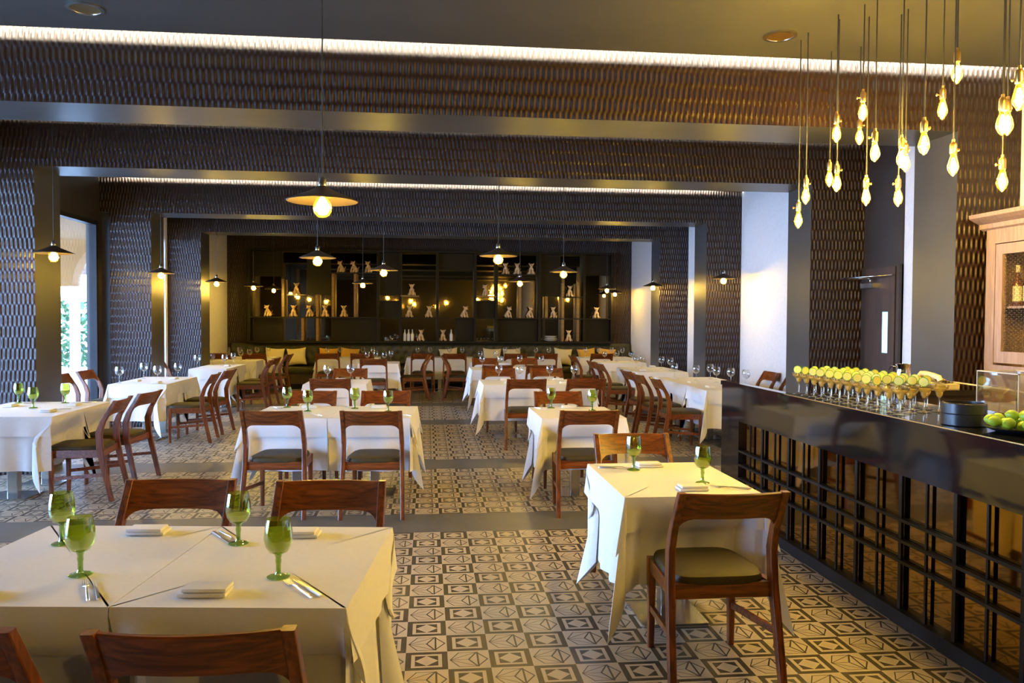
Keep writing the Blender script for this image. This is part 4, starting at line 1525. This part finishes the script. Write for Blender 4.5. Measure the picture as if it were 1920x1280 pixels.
# small tableware on the bottom ledge of the shelving
cupm = MB()
cupm.lathe([(.001, 0), (.022, 0), (.026, .01), (.036, .07), (.034, .07), (.024, .012), (.001, .008)], 16)
cupmesh = cupm.mesh('glass_tumbler', MAT['glass'])
for k, px in enumerate((574, 579, 584, 588, 601, 604, 608, 612, 888, 894, 900, 907, 914, 728, 735)):
    o = bpy.data.objects.new('glass_tumbler', cupmesh)
    C.objects.link(o)
    o.location = (zx(px), WY - .14 - .03 * (k % 2), Z0 + .001)
    tag(o, 'small clear tumbler on the bottom ledge of the shelving, %s from the windows' % (NTH + ['fourteenth', 'fifteenth'])[k], 'glass', 'tumblers on the bottom ledge')
bt = MB()
bt.lathe([(.001, 0), (.034, 0), (.036, .01), (.036, .15), (.014, .20), (.012, .27), (.001, .27)], 16)
for k, px in enumerate((752, 759, 766, 838)):
    o = bpy.data.objects.new('bottle', bt.mesh('bottle', MAT['whitechina']))
    C.objects.link(o)
    o.location = (zx(px), WY - .15, Z0 + .001)
    tag(o, 'pale slender bottle on the bottom ledge of the shelving, %s from the windows' % NTH[k], 'bottle', 'pale bottles on the bottom ledge')
for k in range(3):
    b = MB()
    b.lathe([(.001, 0), (.07, 0), (.17 - .01 * k, .035), (.165 - .01 * k, .04), (.07, .010), (.001, .010)], 24)
    o = b.obj('serving_bowl', MAT['whitechina'], None, (zx(1025), WY - .21, Z0 + .001 + k * .0425))
    tag(o, ['lowest', 'middle', 'topmost'][k] + ' pale dish stacked on the bottom ledge of the shelving', 'dish', 'stacked pale dishes')

bq = thing('banquette', 'long dark green buttoned leather banquette under the mirror shelving', 'bench', (0, 0, 0))
QX0, QX1 = -4.50, 4.90
b = MB()
b.box(QX0, QX1, 18.62, 19.18, 0, .12)
b.obj('plinth', MAT['blackmetal'], bq)
b = MB()
b.box(QX0, QX1, 18.55, 19.18, .12, .36)
b.obj('base', MAT['doorwood'], bq)
b = MB()
nseg = 8
for k in range(nseg):
    x0, x1 = QX0 + (QX1 - QX0) * k / nseg + .004, QX0 + (QX1 - QX0) * (k + 1) / nseg - .004
    b.loft([rrect((x0 + x1) / 2, 18.80, z, (x1 - x0) - i, .60 - i, .03, 3) for z, i in ((.361, .02), (.38, 0), (.47, 0), (.495, .02), (.50, .06))], smooth=True)
b.obj('seat_cushion', MAT['leather'], bq)
b = MB()
nx, nz = 282, 16
V, F = [], []
for i in range(nx + 1):
    x = QX0 + (QX1 - QX0) * i / nx
    for j in range(nz + 1):
        z = .50 + .53 * j / nz
        u_, v_ = (x - QX0) / .20, (z - .50) / .28
        tuft = abs(cos(pi * (u_ + v_) / 1.0)) * abs(cos(pi * (u_ - v_) / 1.0))
        edge = min(1, j / 2) * min(1, (nz - j) / 2)
        V.append((x, 19.10 - .045 * edge * (1 - .55 * tuft ** 3), z))
for i in range(nx):
    for j in range(nz):
        a = i * (nz + 1) + j
        F.append((a, a + nz + 1, a + nz + 2, a + 1))
b.add(V, F, 0, True)
b.box(QX0, QX1, 19.10, 19.18, .50, 1.03)
b.obj('backrest', MAT['leather'], bq)

def pillow_mesh(mat, w=.44, h=.40, th=.07):
    b = MB()
    n = 14
    for s in (-1, 1):
        V, F = [], []
        for i in range(n + 1):
            for j in range(n + 1):
                u_, v_ = -1 + 2 * i / n, -1 + 2 * j / n
                k = (1 - u_ ** 4) * (1 - v_ ** 4)
                pin = 1 - .10 * (1 - abs(u_) ** 2) * abs(v_) ** 4
                pin2 = 1 - .10 * (1 - abs(v_) ** 2) * abs(u_) ** 4
                V.append((u_ * w / 2 * pin2, s * th * k ** .6, v_ * h / 2 * pin))
        for i in range(n):
            for j in range(n):
                a = i * (n + 1) + j
                f = (a, a + n + 1, a + n + 2, a + 1)
                F.append(f if s < 0 else f[::-1])
        b.add(V, F, 0, True)
    return b.mesh('throw_pillow', mat)
pm = [pillow_mesh(MAT['pillow']), pillow_mesh(MAT['mustard'])]
for k, (x, c, tl, lab) in enumerate([(-3.50, 0, .06, 'cream pillow on the banquette by the first table, window side'), (-3.00, 0, -.08, 'cream pillow in the open gap beside the first banquette table'), (-2.28, 1, .03, 'mustard pillow behind the second banquette table, window side'),
                                 (-1.80, 1, .10, 'mustard pillow behind the second banquette table, aisle side'), (.50, 0, -.10, 'cream pillow lying low behind the middle banquette table'), (1.52, 0, .04, 'cream pillow behind the fourth banquette table, window side'), (2.00, 0, -.05, 'second cream pillow behind the fourth banquette table'),
                                 (3.22, 0, .08, 'cream pillow in the gap beside the last banquette table'), (3.80, 1, -.10, 'mustard pillow behind the last banquette table, window side'), (4.28, 1, .10, 'mustard pillow behind the last banquette table, wall side')]):
    o = bpy.data.objects.new('throw_pillow', pm[c])
    C.objects.link(o)
    o.location = (x, 18.905, .728)
    o.rotation_euler = (-.22, tl, 0)
    tag(o, lab, 'pillow', 'pillows on the banquette')
